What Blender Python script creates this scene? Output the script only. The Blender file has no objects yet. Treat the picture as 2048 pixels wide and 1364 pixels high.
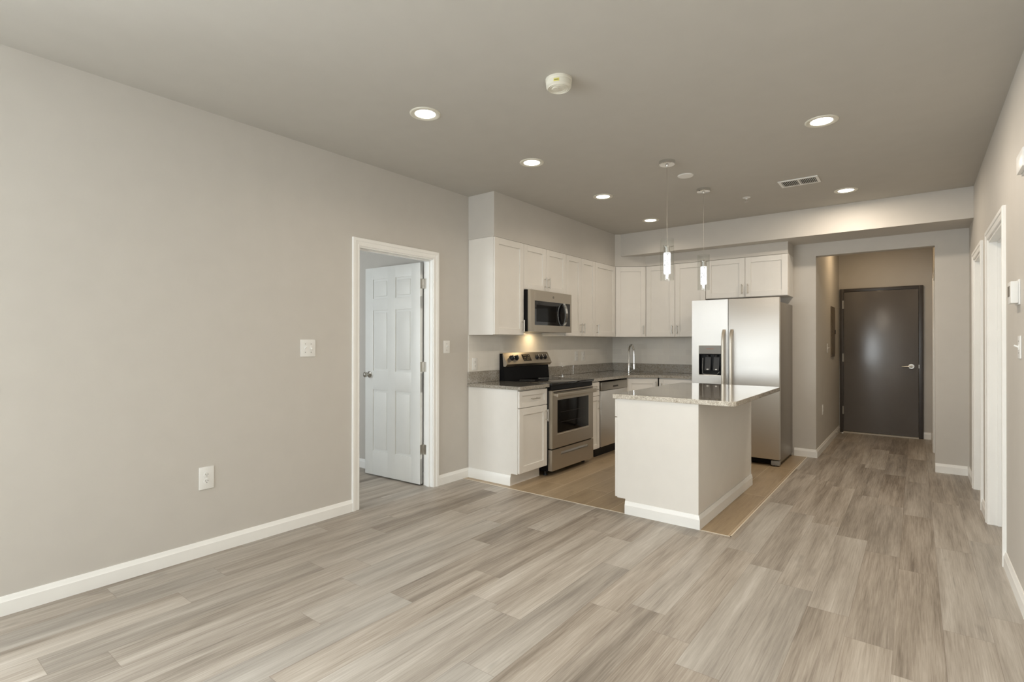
import bpy, bmesh, math, random
from mathutils import Matrix, Vector

C = bpy.context.scene.collection
PI = math.pi
H, W, YF, Y1 = 2.743, 3.888, 6.844, 3.783          # ceiling height, right wall, far wall, start of the kitchen run
BEAM_Y, BEAM_Z = 6.325, 2.454
ZB, ZC = 1.387, 2.318                              # underside and top of the wall cabinets
HX0, HX1, HALL_R, YE = 2.567, 3.624, 3.645, 9.10   # hall opening, hall right wall, entry wall

# ------------------------------------------------------------------ camera
cam_d = bpy.data.cameras.new('camera')
cam = bpy.data.objects.new('camera', cam_d)
C.objects.link(cam)
cam_d.sensor_width = 36.0
cam_d.lens = 1043.46 / 2048 * 36.0
cam_d.clip_start = 0.02
yaw, pitch, roll = 0.65886, 0.00329, 0.00095
s_, c_ = math.sin(yaw), math.cos(yaw)
F = Vector((-s_ * math.cos(pitch), c_ * math.cos(pitch), math.sin(pitch)))
R0 = Vector((c_, s_, 0)); U0 = R0.cross(F)
R_ = R0 * math.cos(roll) + U0 * math.sin(roll)
U_ = U0 * math.cos(roll) - R0 * math.sin(roll)
cam.matrix_world = Matrix(((R_.x, U_.x, -F.x, 3.4708), (R_.y, U_.y, -F.y, 0.0), (R_.z, U_.z, -F.z, 1.3121), (0, 0, 0, 1)))
bpy.context.scene.camera = cam

# ------------------------------------------------------------------ world, daylight, exposure
sc = bpy.context.scene
sc.view_settings.view_transform = 'Standard'
sc.view_settings.look = 'None'
sc.view_settings.gamma = 1.0
sc.view_settings.use_curve_mapping = False
sc.view_settings.exposure = 0.07
world = bpy.data.worlds.new('world'); sc.world = world
world.use_nodes = True
bg = world.node_tree.nodes['Background']
bg.inputs['Color'].default_value = (0.80, 0.90, 1.0, 1)
bg.inputs['Strength'].default_value = 1.6


def area(name, loc, direction, sx, sy, power, color=(1, 1, 1), shape='RECTANGLE', spread=PI):
    d = bpy.data.lights.new(name, 'AREA'); d.shape = shape
    d.size = sx
    if shape == 'RECTANGLE': d.size_y = sy
    d.energy = power; d.color = color; d.spread = spread
    o = bpy.data.objects.new(name, d); C.objects.link(o)
    o.location = loc
    o.rotation_euler = Vector(direction).to_track_quat('-Z', 'Y').to_euler()
    return o


DAY = (0.96, 0.985, 1.0)
area('daylight_back', (1.10, -2.75, 1.75), (0.25, 1, -0.35), 2.2, 2.3, 125, DAY)
area('daylight_side', (-0.44, -1.05, 1.50), (1, 0.10, -0.35), 1.5, 1.95, 225, DAY, spread=2.6)
area('daylight_bedroom', (-1.6, 0.42, 1.55), (0, 1, -0.1), 1.5, 1.4, 40, DAY)

# ------------------------------------------------------------------ node materials
def new_mat(name):
    m = bpy.data.materials.new(name); m.use_nodes = True
    nt = m.node_tree
    return m, nt, nt.nodes['Principled BSDF']


def lin(r, g, b):
    f = lambda c: c / 12.92 if c <= 0.04045 else ((c + 0.055) / 1.055) ** 2.4
    return (f(r / 255), f(g / 255), f(b / 255), 1)


def N(nt, t, **kw):
    n = nt.nodes.new(t)
    for k, v in kw.items():
        setattr(n, k, v)
    return n


def bump(nt, b, src, strength, dist=0.002):
    bp = N(nt, 'ShaderNodeBump')
    bp.inputs['Strength'].default_value = strength; bp.inputs['Distance'].default_value = dist
    nt.links.new(src, bp.inputs['Height']); nt.links.new(bp.outputs['Normal'], b.inputs['Normal'])


def noise(nt, scale, detail=3, rough=0.5, vec=None):
    n = N(nt, 'ShaderNodeTexNoise')
    n.inputs['Scale'].default_value = scale; n.inputs['Detail'].default_value = detail; n.inputs['Roughness'].default_value = rough
    if vec: nt.links.new(vec, n.inputs['Vector'])
    return n


def objco(nt, scale=(1, 1, 1)):
    tc = N(nt, 'ShaderNodeTexCoord'); mp = N(nt, 'ShaderNodeMapping')
    mp.inputs['Scale'].default_value = scale
    nt.links.new(tc.outputs['Object'], mp.inputs['Vector'])
    return mp.outputs['Vector']


def ramp(nt, src, stops, interp='LINEAR'):
    r = N(nt, 'ShaderNodeValToRGB'); r.color_ramp.interpolation = interp
    e = r.color_ramp.elements
    while len(e) > 1: e.remove(e[-1])
    e[0].position, e[0].color = stops[0]
    for p, c in stops[1:]:
        x = e.new(p); x.color = c
    nt.links.new(src, r.inputs['Fac'])
    return r.outputs['Color']


def mix(nt, fac, a, b, blend='MIX'):
    m = N(nt, 'ShaderNodeMix', data_type='RGBA', blend_type=blend)
    for sock, v in ((m.inputs[0], fac), (m.inputs[6], a), (m.inputs[7], b)):
        if hasattr(v, 'is_linked') or hasattr(v, 'links'): nt.links.new(v, sock)
        else: sock.default_value = v
    return m.outputs[2]


def math_n(nt, op, a, b=None, clamp=False):
    m = N(nt, 'ShaderNodeMath', operation=op, use_clamp=clamp)
    for i, v in enumerate((a, b)):
        if v is None: continue
        if hasattr(v, 'links'): nt.links.new(v, m.inputs[i])
        else: m.inputs[i].default_value = v
    return m.outputs[0]


def plain(name, col, rough=0.5, metal=0.0, bump_scale=None, bump_s=0.1, spec=0.5, coat=0.0):
    m, nt, b = new_mat(name)
    n = noise(nt, 7.0, 2, vec=objco(nt))
    c = mix(nt, 0.5, ramp(nt, n.outputs['Fac'], [(0.3, tuple(x * 0.97 for x in col[:3]) + (1,)), (0.7, tuple(min(1, x * 1.02) for x in col[:3]) + (1,))]), col)
    nt.links.new(c, b.inputs['Base Color'])
    b.inputs['Roughness'].default_value = rough; b.inputs['Metallic'].default_value = metal
    b.inputs['Specular IOR Level'].default_value = spec
    b.inputs['Coat Weight'].default_value = coat
    if bump_scale:
        bn = noise(nt, bump_scale, 3, vec=objco(nt))
        bump(nt, b, bn.outputs['Fac'], bump_s, 0.001)
    return m


def emis(name, col, strength):
    m, nt, b = new_mat(name)
    b.inputs['Base Color'].default_value = (0.8, 0.8, 0.8, 1)
    b.inputs['Emission Color'].default_value = col; b.inputs['Emission Strength'].default_value = strength
    return m


M = {}
M['wall'] = plain('wall_paint', lin(202, 198, 191), 0.55, bump_scale=180, bump_s=0.05, spec=0.3)
M['ceiling'] = plain('ceiling_paint', lin(193, 190, 183), 0.8, bump_scale=150, bump_s=0.05, spec=0.2)
M['trim'] = plain('white_trim_paint', lin(245, 245, 242), 0.35)
M['door'] = plain('white_door_paint', lin(232, 233, 230), 0.38)
M['cab'] = plain('white_cabinet_lacquer', lin(232, 229, 223), 0.32)
M['plastic'] = plain('white_plastic', lin(235, 235, 232), 0.35)
M['cream'] = plain('cream_plastic', lin(222, 219, 206), 0.4)
M['dark_slot'] = plain('dark_slot', lin(50, 47, 44), 0.6)
M['nickel'] = plain('satin_nickel', (0.55, 0.53, 0.49, 1), 0.28, 1.0)
M['chrome'] = plain('polished_chrome', (0.74, 0.74, 0.73, 1), 0.08, 1.0)
M['black'] = plain('black_enamel', (0.008, 0.008, 0.009, 1), 0.25, spec=0.15)
M['black_glass'] = plain('black_glass', (0.006, 0.006, 0.007, 1), 0.04, spec=0.6)
M['oven_glass'] = plain('oven_window_glass', (0.006, 0.0055, 0.005, 1), 0.08, spec=0.12)
M['black_plastic'] = plain('black_plastic', (0.02, 0.02, 0.022, 1), 0.4)
M['grey_plastic'] = plain('grey_plastic', (0.27, 0.265, 0.25, 1), 0.35)
M['dark_grey'] = plain('dark_grey_plastic', (0.045, 0.045, 0.046, 1), 0.35)
M['fridge_side'] = plain('grey_painted_steel', (0.27, 0.245, 0.21, 1), 0.35, 0.4, bump_scale=260, bump_s=0.12)
M['entry'] = plain('charcoal_gloss_paint', lin(108, 105, 104), 0.20, spec=0.8)
_nt = M['entry'].node_tree
bump(_nt, _nt.nodes['Principled BSDF'], noise(_nt, 75, 3, 0.6, objco(_nt)).outputs['Fac'], 0.35, 0.0013)
M['entry_frame'] = plain('charcoal_frame_paint', lin(70, 66, 64), 0.35)
M['panel'] = plain('grey_panel_steel', lin(118, 106, 90), 0.45, 0.3)
M['threshold'] = plain('pale_threshold', lin(205, 200, 190), 0.4)
M['grout'] = plain('pale_edge_strip', lin(222, 212, 195), 0.4)
M['yellow'] = plain('yellow_sticker', lin(222, 214, 120), 0.5)
M['ink'] = plain('dark_print', lin(70, 66, 40), 0.6)
M['mark'] = plain('grey_mark', lin(120, 116, 108), 0.4)
M['red_ink'] = plain('reddish_print', lin(176, 120, 100), 0.5)
M['display'] = plain('dark_display', (0.02, 0.016, 0.011, 1), 0.15)
M['digits'] = plain('pale_print', lin(150, 138, 110), 0.5)
M['lens'] = emis('led_lens', (1.0, 0.93, 0.84, 1), 9.0)


def steel(name, col, rough, stretch=(0.5, 0.5, 160), aniso=0.0):
    m, nt, b = new_mat(name)
    n = noise(nt, 6.0, 3, 0.5, vec=objco(nt, stretch))
    if aniso:
        b.inputs['Anisotropic'].default_value = aniso
        tg = N(nt, 'ShaderNodeTangent', direction_type='RADIAL', axis='Z'); nt.links.new(tg.outputs[0], b.inputs['Tangent'])
    b.inputs['Metallic'].default_value = 1.0
    nt.links.new(ramp(nt, n.outputs['Fac'], [(0.25, tuple(x * 0.97 for x in col) + (1,)), (0.75, tuple(x for x in col) + (1,))]), b.inputs['Base Color'])
    r = N(nt, 'ShaderNodeMapRange')
    r.inputs['To Min'].default_value = rough * 0.85; r.inputs['To Max'].default_value = rough * 1.15
    nt.links.new(n.outputs['Fac'], r.inputs['Value']); nt.links.new(r.outputs['Result'], b.inputs['Roughness'])
    bump(nt, b, n.outputs['Fac'], 0.012, 0.0004)
    return m


M['steel'] = steel('brushed_stainless', (0.52, 0.475, 0.405), 0.40)
M['steel_fridge'] = steel('brushed_stainless_fridge', (0.755, 0.74, 0.71), 0.46, aniso=0.9)
M['steel_dark'] = steel('dark_stainless', (0.36, 0.34, 0.30), 0.30)


def granite(name, k):
    m, nt, b = new_mat(name)
    v = objco(nt)
    n1 = noise(nt, 60, 4, 0.6, v); n2 = noise(nt, 210, 3, 0.6, v)
    vo = N(nt, 'ShaderNodeTexVoronoi'); vo.inputs['Scale'].default_value = 240; nt.links.new(v, vo.inputs['Vector'])
    base = ramp(nt, n1.outputs['Fac'], [(0.32, lin(168 * k, 158 * k, 142 * k)), (0.5, lin(205 * k, 199 * k, 187 * k)), (0.7, lin(222 * k, 217 * k, 206 * k))])
    fl = ramp(nt, n2.outputs['Fac'], [(0.40, (1, 1, 1, 1)), (0.50, (0, 0, 0, 1))])
    c = mix(nt, math_n(nt, 'MULTIPLY', fl, 0.8), base, lin(142 * k, 131 * k, 116 * k))
    dk = ramp(nt, vo.outputs['Color'], [(0.10, (1, 1, 1, 1)), (0.17, (0, 0, 0, 1))])
    c = mix(nt, math_n(nt, 'MULTIPLY', dk, 0.8), c, lin(72 * k, 66 * k, 60 * k))
    nt.links.new(c, b.inputs['Base Color'])
    b.inputs['Roughness'].default_value = 0.10
    b.inputs['Specular IOR Level'].default_value = 0.5
    b.inputs['Coat Weight'].default_value = 1.0; b.inputs['Coat Roughness'].default_value = 0.015; b.inputs['Coat IOR'].default_value = 1.6
    return m


M['granite'] = granite('speckled_granite', 0.84)
M['granite_island'] = granite('pale_speckled_granite', 1.05)


def splash_tile():
    m, nt, b = new_mat('white_glass_subway_tile')
    tc = N(nt, 'ShaderNodeTexCoord'); sp = N(nt, 'ShaderNodeSeparateXYZ'); cb = N(nt, 'ShaderNodeCombineXYZ')
    nt.links.new(tc.outputs['Object'], sp.inputs[0])
    nt.links.new(math_n(nt, 'ADD', sp.outputs[0], sp.outputs[1]), cb.inputs[0]); nt.links.new(sp.outputs[2], cb.inputs[1])
    br = N(nt, 'ShaderNodeTexBrick'); nt.links.new(cb.outputs[0], br.inputs['Vector'])
    br.inputs['Scale'].default_value = 1.0; br.inputs['Brick Width'].default_value = 0.152; br.inputs['Row Height'].default_value = 0.0765
    br.inputs['Mortar Size'].default_value = 0.0016; br.inputs['Mortar Smooth'].default_value = 0.1
    br.inputs['Color1'].default_value = lin(236, 233, 226); br.inputs['Color2'].default_value = lin(230, 227, 220)
    br.inputs['Mortar'].default_value = lin(240, 237, 228)
    nt.links.new(br.outputs['Color'], b.inputs['Base Color'])
    b.inputs['Roughness'].default_value = 0.12
    inv = math_n(nt, 'SUBTRACT', 1.0, br.outputs['Fac'])
    bump(nt, b, inv, 0.4, 0.001)
    return m


M['splash'] = splash_tile()


def wood(name, stops, seam_col, seam_w, grain_y, rough, contrast, seam_mix=0.55):
    """planks: every face carries a uv in metres from its own corner, its size, and a random tone"""
    m, nt, b = new_mat(name)
    tone = N(nt, 'ShaderNodeAttribute', attribute_name='tone')
    uv = N(nt, 'ShaderNodeUVMap', uv_map='plank'); sz = N(nt, 'ShaderNodeUVMap', uv_map='size')
    geo = N(nt, 'ShaderNodeTexCoord')
    off = N(nt, 'ShaderNodeVectorMath', operation='SCALE'); nt.links.new(tone.outputs['Color'], off.inputs[0]); off.inputs['Scale'].default_value = 37.0
    add = N(nt, 'ShaderNodeVectorMath', operation='ADD'); nt.links.new(geo.outputs['Object'], add.inputs[0]); nt.links.new(off.outputs[0], add.inputs[1])
    def vec(sx, sy):
        mp = N(nt, 'ShaderNodeMapping'); mp.inputs['Scale'].default_value = (sx, sy, 1)
        nt.links.new(add.outputs[0], mp.inputs['Vector']); return mp.outputs['Vector']
    broad = noise(nt, 1.0, 3, 0.55, vec(10, grain_y * 1.7))
    mid = noise(nt, 1.0, 4, 0.6, vec(34, grain_y * 2.6))
    fine = noise(nt, 1.0, 4, 0.65, vec(170, grain_y * 9))
    knot = noise(nt, 1.0, 2, 0.5, vec(9.0, 3.2))
    sep = N(nt, 'ShaderNodeSeparateColor'); nt.links.new(tone.outputs['Color'], sep.inputs[0])
    t = math_n(nt, 'ADD', math_n(nt, 'MULTIPLY', math_n(nt, 'SUBTRACT', broad.outputs['Fac'], 0.5), contrast), sep.outputs[0])
    t = math_n(nt, 'ADD', t, math_n(nt, 'MULTIPLY', math_n(nt, 'SUBTRACT', mid.outputs['Fac'], 0.5), contrast * 0.45))
    t = math_n(nt, 'ADD', t, math_n(nt, 'MULTIPLY', math_n(nt, 'SUBTRACT', fine.outputs['Fac'], 0.5), contrast * 0.75))
    col = ramp(nt, t, stops)
    kn = ramp(nt, knot.outputs['Fac'], [(0.68, (0, 0, 0, 1)), (0.78, (1, 1, 1, 1))])
    streak = ramp(nt, mid.outputs['Fac'], [(0.30, (1, 1, 1, 1)), (0.36, (0, 0, 0, 1))])
    col = mix(nt, math_n(nt, 'MULTIPLY', kn, 0.35), col, stops[0][1])
    col = mix(nt, math_n(nt, 'MULTIPLY', streak, 0.35), col, stops[0][1])
    # cool/warm drift from board to board
    col = mix(nt, math_n(nt, 'MULTIPLY', sep.outputs[1], 0.22), col, lin(168, 172, 172))
    su = N(nt, 'ShaderNodeSeparateXYZ'); nt.links.new(uv.outputs[0], su.inputs[0])
    ss = N(nt, 'ShaderNodeSeparateXYZ'); nt.links.new(sz.outputs[0], ss.inputs[0])
    d = None
    for a in (0, 1):
        e = math_n(nt, 'MINIMUM', su.outputs[a], math_n(nt, 'SUBTRACT', ss.outputs[a], su.outputs[a]))
        d = e if d is None else math_n(nt, 'MINIMUM', d, e)
    seam = math_n(nt, 'LESS_THAN', d, seam_w)
    col = mix(nt, math_n(nt, 'MULTIPLY', seam, seam_mix), col, seam_col)
    nt.links.new(col, b.inputs['Base Color'])
    b.inputs['Roughness'].default_value = rough
    b.inputs['Specular IOR Level'].default_value = 0.4
    bump(nt, b, fine.outputs['Fac'], 0.05, 0.001)
    return m


M['plank'] = wood('greige_vinyl_plank',
                  [(0.0, lin(102, 92, 82)), (0.3, lin(135, 125, 113)), (0.55, lin(164, 154, 142)), (0.8, lin(185, 177, 166)), (1.0, lin(202, 195, 186))],
                  lin(104, 92, 80), 0.0012, 0.5, 0.42, 1.1, 0.4)
M['floor_tile'] = wood('wood_look_tile',
                       [(0.0, lin(126, 107, 83)), (0.5, lin(164, 144, 116)), (1.0, lin(184, 163, 134))],
                       lin(200, 184, 158), 0.0028, 0.8, 0.35, 0.7, 0.8)


def glass_thin(name, tint=(1, 1, 1, 1), edge=0.9, ior=1.45):
    m, nt, b = new_mat(name)
    nt.nodes.remove(b)
    out = nt.nodes['Material Output']
    tr = N(nt, 'ShaderNodeBsdfTransparent'); tr.inputs[0].default_value = tint
    gl = N(nt, 'ShaderNodeBsdfGlossy'); gl.inputs['Roughness'].default_value = 0.03
    lw = N(nt, 'ShaderNodeLayerWeight'); lw.inputs['Blend'].default_value = 0.5
    fr = math_n(nt, 'ADD', math_n(nt, 'MULTIPLY', math_n(nt, 'POWER', lw.outputs['Facing'], 4.0), edge * 0.5), 0.035)
    mx = N(nt, 'ShaderNodeMixShader')
    nt.links.new(fr, mx.inputs[0])
    nt.links.new(tr.outputs[0], mx.inputs[1]); nt.links.new(gl.outputs[0], mx.inputs[2]); nt.links.new(mx.outputs[0], out.inputs[0])
    return m


M['glass'] = glass_thin('clear_glass_tube', (0.965, 0.97, 0.965, 1), 0.9, 1.5)
M['pane'] = glass_thin('window_glass', (0.97, 0.98, 0.98, 1), 0.8)


def bubble():
    m, nt, b = new_mat('lit_bubble_glass')
    v = objco(nt, (1, 1, 0.6))
    vo = N(nt, 'ShaderNodeTexVoronoi'); vo.inputs['Scale'].default_value = 130; nt.links.new(v, vo.inputs['Vector'])
    n = noise(nt, 45, 3, 0.6, v)
    f = math_n(nt, 'ADD', math_n(nt, 'MULTIPLY', vo.outputs['Distance'], 0.7), n.outputs['Fac'])
    st = N(nt, 'ShaderNodeMapRange'); st.inputs['From Min'].default_value = 0.45; st.inputs['From Max'].default_value = 1.0
    st.inputs['To Min'].default_value = 0.12; st.inputs['To Max'].default_value = 1.5
    nt.links.new(f, st.inputs['Value'])
    b.inputs['Base Color'].default_value = (0.25, 0.26, 0.27, 1); b.inputs['Roughness'].default_value = 0.1
    b.inputs['Emission Color'].default_value = (0.97, 0.98, 1.0, 1)
    nt.links.new(st.outputs['Result'], b.inputs['Emission Strength'])
    return m


M['bubble'] = bubble()

# ------------------------------------------------------------------ mesh helpers
def BM(): return bmesh.new()


def box(bm, x0, x1, y0, y1, z0, z1, bev=0.0, seg=2, mat=None):
    r = bmesh.ops.create_cube(bm, size=1.0)
    vs = r['verts']
    for v in vs:
        v.co = Vector(((x0 + x1) / 2 + v.co.x * (x1 - x0), (y0 + y1) / 2 + v.co.y * (y1 - y0), (z0 + z1) / 2 + v.co.z * (z1 - z0)))
        if mat is not None: v.co = mat @ v.co
    if bev > 0:
        es = list({e for v in vs for e in v.link_edges})
        bmesh.ops.bevel(bm, geom=es, offset=bev, segments=seg, profile=0.6, affect='EDGES', clamp_overlap=True)


def cyl(bm, p, q, r, r2=None, seg=24, caps=True):
    p, q = Vector(p), Vector(q); d = q - p
    m = Matrix.Translation((p + q) / 2) @ d.to_track_quat('Z', 'Y').to_matrix().to_4x4()
    bmesh.ops.create_cone(bm, cap_ends=caps, segments=seg, radius1=r, radius2=r if r2 is None else r2, depth=d.length, matrix=m)


def tube(bm, pts, r, seg=12):
    """swept round tube along points, r a number or a list"""
    pts = [Vector(p) for p in pts]
    rs = r if isinstance(r, (list, tuple)) else [r] * len(pts)
    rings = []
    up = Vector((0.13, 0.21, 0.97))
    for i, p in enumerate(pts):
        d = (pts[min(i + 1, len(pts) - 1)] - pts[max(i - 1, 0)]).normalized()
        a = d.cross(up)
        if a.length < 1e-3: a = d.cross(Vector((1, 0, 0)))
        a.normalize(); b = d.cross(a)
        rings.append([bm.verts.new(p + (a * math.cos(2 * PI * k / seg) + b * math.sin(2 * PI * k / seg)) * rs[i]) for k in range(seg)])
    for i in range(len(rings) - 1):
        for k in range(seg):
            bm.faces.new((rings[i][k], rings[i][(k + 1) % seg], rings[i + 1][(k + 1) % seg], rings[i + 1][k]))
    bm.faces.new(rings[0]); bm.faces.new(list(reversed(rings[-1])))


def lathe(bm, prof, c=(0, 0, 0), seg=36, axis='z', flip=1):
    """profile of (radius, height)"""
    rings = []
    for r, h in prof:
        ring = []
        for k in range(seg):
            a = 2 * PI * k / seg
            if axis == 'z': co = (c[0] + r * math.cos(a), c[1] + r * math.sin(a), c[2] + h)
            elif axis == 'y': co = (c[0] + r * math.cos(a), c[1] + h, c[2] + r * math.sin(a))
            else: co = (c[0] + h, c[1] + r * math.cos(a), c[2] + r * math.sin(a))
            ring.append(bm.verts.new(co))
        rings.append(ring)
    for i in range(len(rings) - 1):
        for k in range(seg):
            bm.faces.new((rings[i][k], rings[i][(k + 1) % seg], rings[i + 1][(k + 1) % seg], rings[i + 1][k]))
    if prof[0] == prof[-1]: return
    if prof[0][0] > 0: bm.faces.new(list(reversed(rings[0])))
    if prof[-1][0] > 0: bm.faces.new(rings[-1])


def prism(bm, poly, z0, z1, holes=(), bev=0.0):
    """vertical prism over a 2-D outline, with optional holes"""
    edges = []
    for loop in [poly] + list(holes):
        vs = [bm.verts.new((x, y, z0)) for x, y in loop]
        edges += [bm.edges.new((vs[i], vs[(i + 1) % len(vs)])) for i in range(len(vs))]
    if holes:
        f = bmesh.ops.triangle_fill(bm, use_beauty=True, use_dissolve=False, edges=edges)
        faces = [g for g in f['geom'] if isinstance(g, bmesh.types.BMFace)]
    else:
        faces = [bm.faces.new([e.verts[0] for e in edges])]
    r = bmesh.ops.extrude_face_region(bm, geom=faces)
    for v in [g for g in r['geom'] if isinstance(g, bmesh.types.BMVert)]: v.co.z = z1
    bmesh.ops.recalc_face_normals(bm, faces=bm.faces[:])
    if bev:
        es = [e for e in bm.edges if len(e.link_faces) == 2 and e.calc_face_angle(0) > 1.0]
        bmesh.ops.bevel(bm, geom=es, offset=bev, segments=2, profile=0.6, affect='EDGES', clamp_overlap=True)


def extrude_profile(bm, prof, axis, a0, a1):
    """extrude a closed 2-D profile along local x: prof in (y,z)"""
    f0 = [bm.verts.new((a0, y, z)) for y, z in prof]
    f1 = [bm.verts.new((a1, y, z)) for y, z in prof]
    n = len(prof)
    for i in range(n):
        bm.faces.new((f0[i], f0[(i + 1) % n], f1[(i + 1) % n], f1[i]))
    bm.faces.new(list(reversed(f0))); bm.faces.new(f1)
    bmesh.ops.recalc_face_normals(bm, faces=bm.faces[:])


def obj(name, bm, mat, parent=None, smooth=True):
    me = bpy.data.meshes.new(name)
    bmesh.ops.recalc_face_normals(bm, faces=bm.faces[:])
    bm.to_mesh(me); bm.free()
    me.materials.append(mat)
    if smooth:
        me.polygons.foreach_set('use_smooth', [True] * len(me.polygons))
        me.set_sharp_from_angle(angle=math.radians(25))
    o = bpy.data.objects.new(name, me); C.objects.link(o)
    if parent is not None: o.parent = parent
    return o


def tag(o, label, cat, group=None):
    o['label'] = label; o['category'] = cat
    if group: o['group'] = group
    return o


def thing(name, label, cat, loc=(0, 0, 0), rz=0.0, group=None):
    o = bpy.data.objects.new(name, None); C.objects.link(o)
    o.empty_display_size = 0.1
    o.location = loc; o.rotation_euler = (0, 0, rz)
    return tag(o, label, cat, group)


def struct(name, bm, mat, parent=None, smooth=False):
    o = obj(name, bm, mat, parent, smooth)
    if parent is None: o['kind'] = 'structure'
    return o


def struct_empty(name, loc=(0, 0, 0), rz=0.0):
    o = bpy.data.objects.new(name, None); C.objects.link(o); o.location = loc; o.rotation_euler = (0, 0, rz)
    o['kind'] = 'structure'
    return o


def dup(root, loc, rz, label, group=None):
    r = root.copy(); C.objects.link(r); r.location = loc; r.rotation_euler = (0, 0, rz); r['label'] = label
    if group: r['group'] = group
    for ch in list(root.children):
        c = ch.copy(); C.objects.link(c); c.parent = r
        for g in list(ch.children):
            d = g.copy(); C.objects.link(d); d.parent = c
    return r


LEFT, BACK, RIGHT = PI / 2, 0.0, -PI / 2     # facing +x from the left wall, -y from the far wall, -x from the right wall

# ------------------------------------------------------------------ room shell
rnd = random.Random(7)


def plank_mesh(name, rects, mat, z=0.0):
    """one floor mesh; each board is a face with its own uv, size and tone"""
    me = bpy.data.meshes.new(name)
    vs, fs = [], []
    for (x0, x1, y0, y1, *_r) in rects:
        i = len(vs); vs += [(x0, y0, z), (x1, y0, z), (x1, y1, z), (x0, y1, z)]; fs.append((i, i + 1, i + 2, i + 3))
    me.from_pydata(vs, [], fs)
    me.uv_layers.new(name='plank'); me.uv_layers.new(name='size')
    me.color_attributes.new('tone', 'FLOAT_COLOR', 'CORNER')
    a, b, col = me.uv_layers['plank'], me.uv_layers['size'], me.color_attributes['tone']
    for k, (x0, x1, y0, y1, fx, fy, sx, sy, t, cool, rr) in enumerate(rects):
        for j, (ux, uy) in enumerate(((x0, y0), (x1, y0), (x1, y1), (x0, y1))):
            li = 4 * k + j
            a.data[li].uv = (ux - fx, uy - fy); b.data[li].uv = (sx, sy)
            col.data[li].color = (t, cool, rr, 1)
    me.materials.append(mat)
    o = bpy.data.objects.new(name, me); C.objects.link(o)
    return o


PW, PL = 0.1755, 1.22
TX, TY = 2.477, 3.703                        # outer corner of the kitchen tile
joints = {0: 3.15, 1: 2.965, 2: 2.76, 3: 3.78, -1: 3.32, -2: 3.497, -3: 2.442, -4: 3.55, -5: 2.80, -6: 3.20, -7: 2.027, -8: 2.26, -9: 3.0,
          -10: 2.6, -11: 1.725, -12: 1.925, -13: 2.95, -14: 1.095, -15: 1.34, -16: 2.1, -17: 1.6, 4: 3.1}
known = {(0, 3.15): 0.64, (0, 4.37): 0.62, (3, 3.78): 0.42, (-1, 2.10): 0.68, (0, 1.93): 0.44, (2, 5.2): 0.36, (1, 4.185): 0.46, (3, 4.98): 0.55}
rects = []


def add_board(x0, x1, y0, y1, full, t, cool, rr):
    fx, fy, sx, sy = full
    if x1 - x0 > 1e-4 and y1 - y0 > 1e-4: rects.append((x0, x1, y0, y1, fx, fy, sx, sy, t, cool, rr))


for i in range(-38, 9):
    x0 = 2.8645 + PW * i; x1 = x0 + PW
    off = joints.get(i, rnd.uniform(0, PL)) % PL
    k0 = -4
    y = off - 4 * PL
    while y < 10:
        y2 = y + PL
        t = rnd.gauss(0.55, 0.085); t = max(0.30, min(0.76, t))
        cool = max(0, rnd.gauss(0.3, 0.4)); rr = rnd.random()
        for (ki, ky), kv in known.items():
            if ki == i and abs(ky - y) < 0.1: t = kv
        full = (x0, y, PW, PL)
        lo, hi = max(y, -2.1), min(y2, 9.2)
        if hi > lo:
            xa, xb = max(x0, -3.6), min(x1, 4.2)
            # leave out the tiled kitchen rectangle x 0..TX, y > TY
            if lo < TY: add_board(xa, xb, lo, min(hi, TY), full, t, cool, rr)
            if hi > TY:
                l2 = max(lo, TY)
                add_board(max(xa, TX), xb, l2, hi, full, t, cool, rr)
        y = y2
fl = plank_mesh('floor', rects, M['plank']); fl['kind'] = 'structure'
trects = []
TWd, TLn = 0.2225, 1.20
tj = {5: 4.14, 4: 4.78, 3: 5.31, 10: 4.85, 9: 5.4, 6: 4.5, 7: 4.9, 8: 4.3}
for i in range(0, 12):
    x0 = 0.01 + TWd * i; x1 = x0 + TWd
    y = tj.get(i, 4.4) % TLn
    while y < 7:
        lo, hi = max(y, TY), min(y + TLn, YF + 0.02)
        xa, xb = max(x0, 0), min(x1, TX)
        if hi > lo and xb > xa:
            trects.append((xa, xb, lo, hi, x0, y, TWd, TLn, max(0.2, min(0.8, rnd.gauss(0.5, 0.12))), 0.0, rnd.random()))
        y += TLn
ft = plank_mesh('floor_kitchen', trects, M['floor_tile']); ft['kind'] = 'structure'
b = BM()
box(b, 0.014, TX + 0.004, TY - 0.004, TY + 0.004, -0.002, 0.0025)
box(b, TX - 0.004, TX + 0.004, TY - 0.004, YF, -0.002, 0.0025)
struct('trim_1', b, M['grout'])
T_ = 0.115
b = BM(); box(b, -3.7, 4.3, -2.2, 9.3, -0.06, -0.012); struct('floor_slab', b, M['dark_slot'])

b = BM(); box(b, -T_, 4.3, -2.2, 9.3, H, H + 0.1); box(b, -3.6, -T_ - 0.001, 0.5, 3.5, H, H + 0.1); struct('ceiling', b, M['ceiling'])

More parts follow.
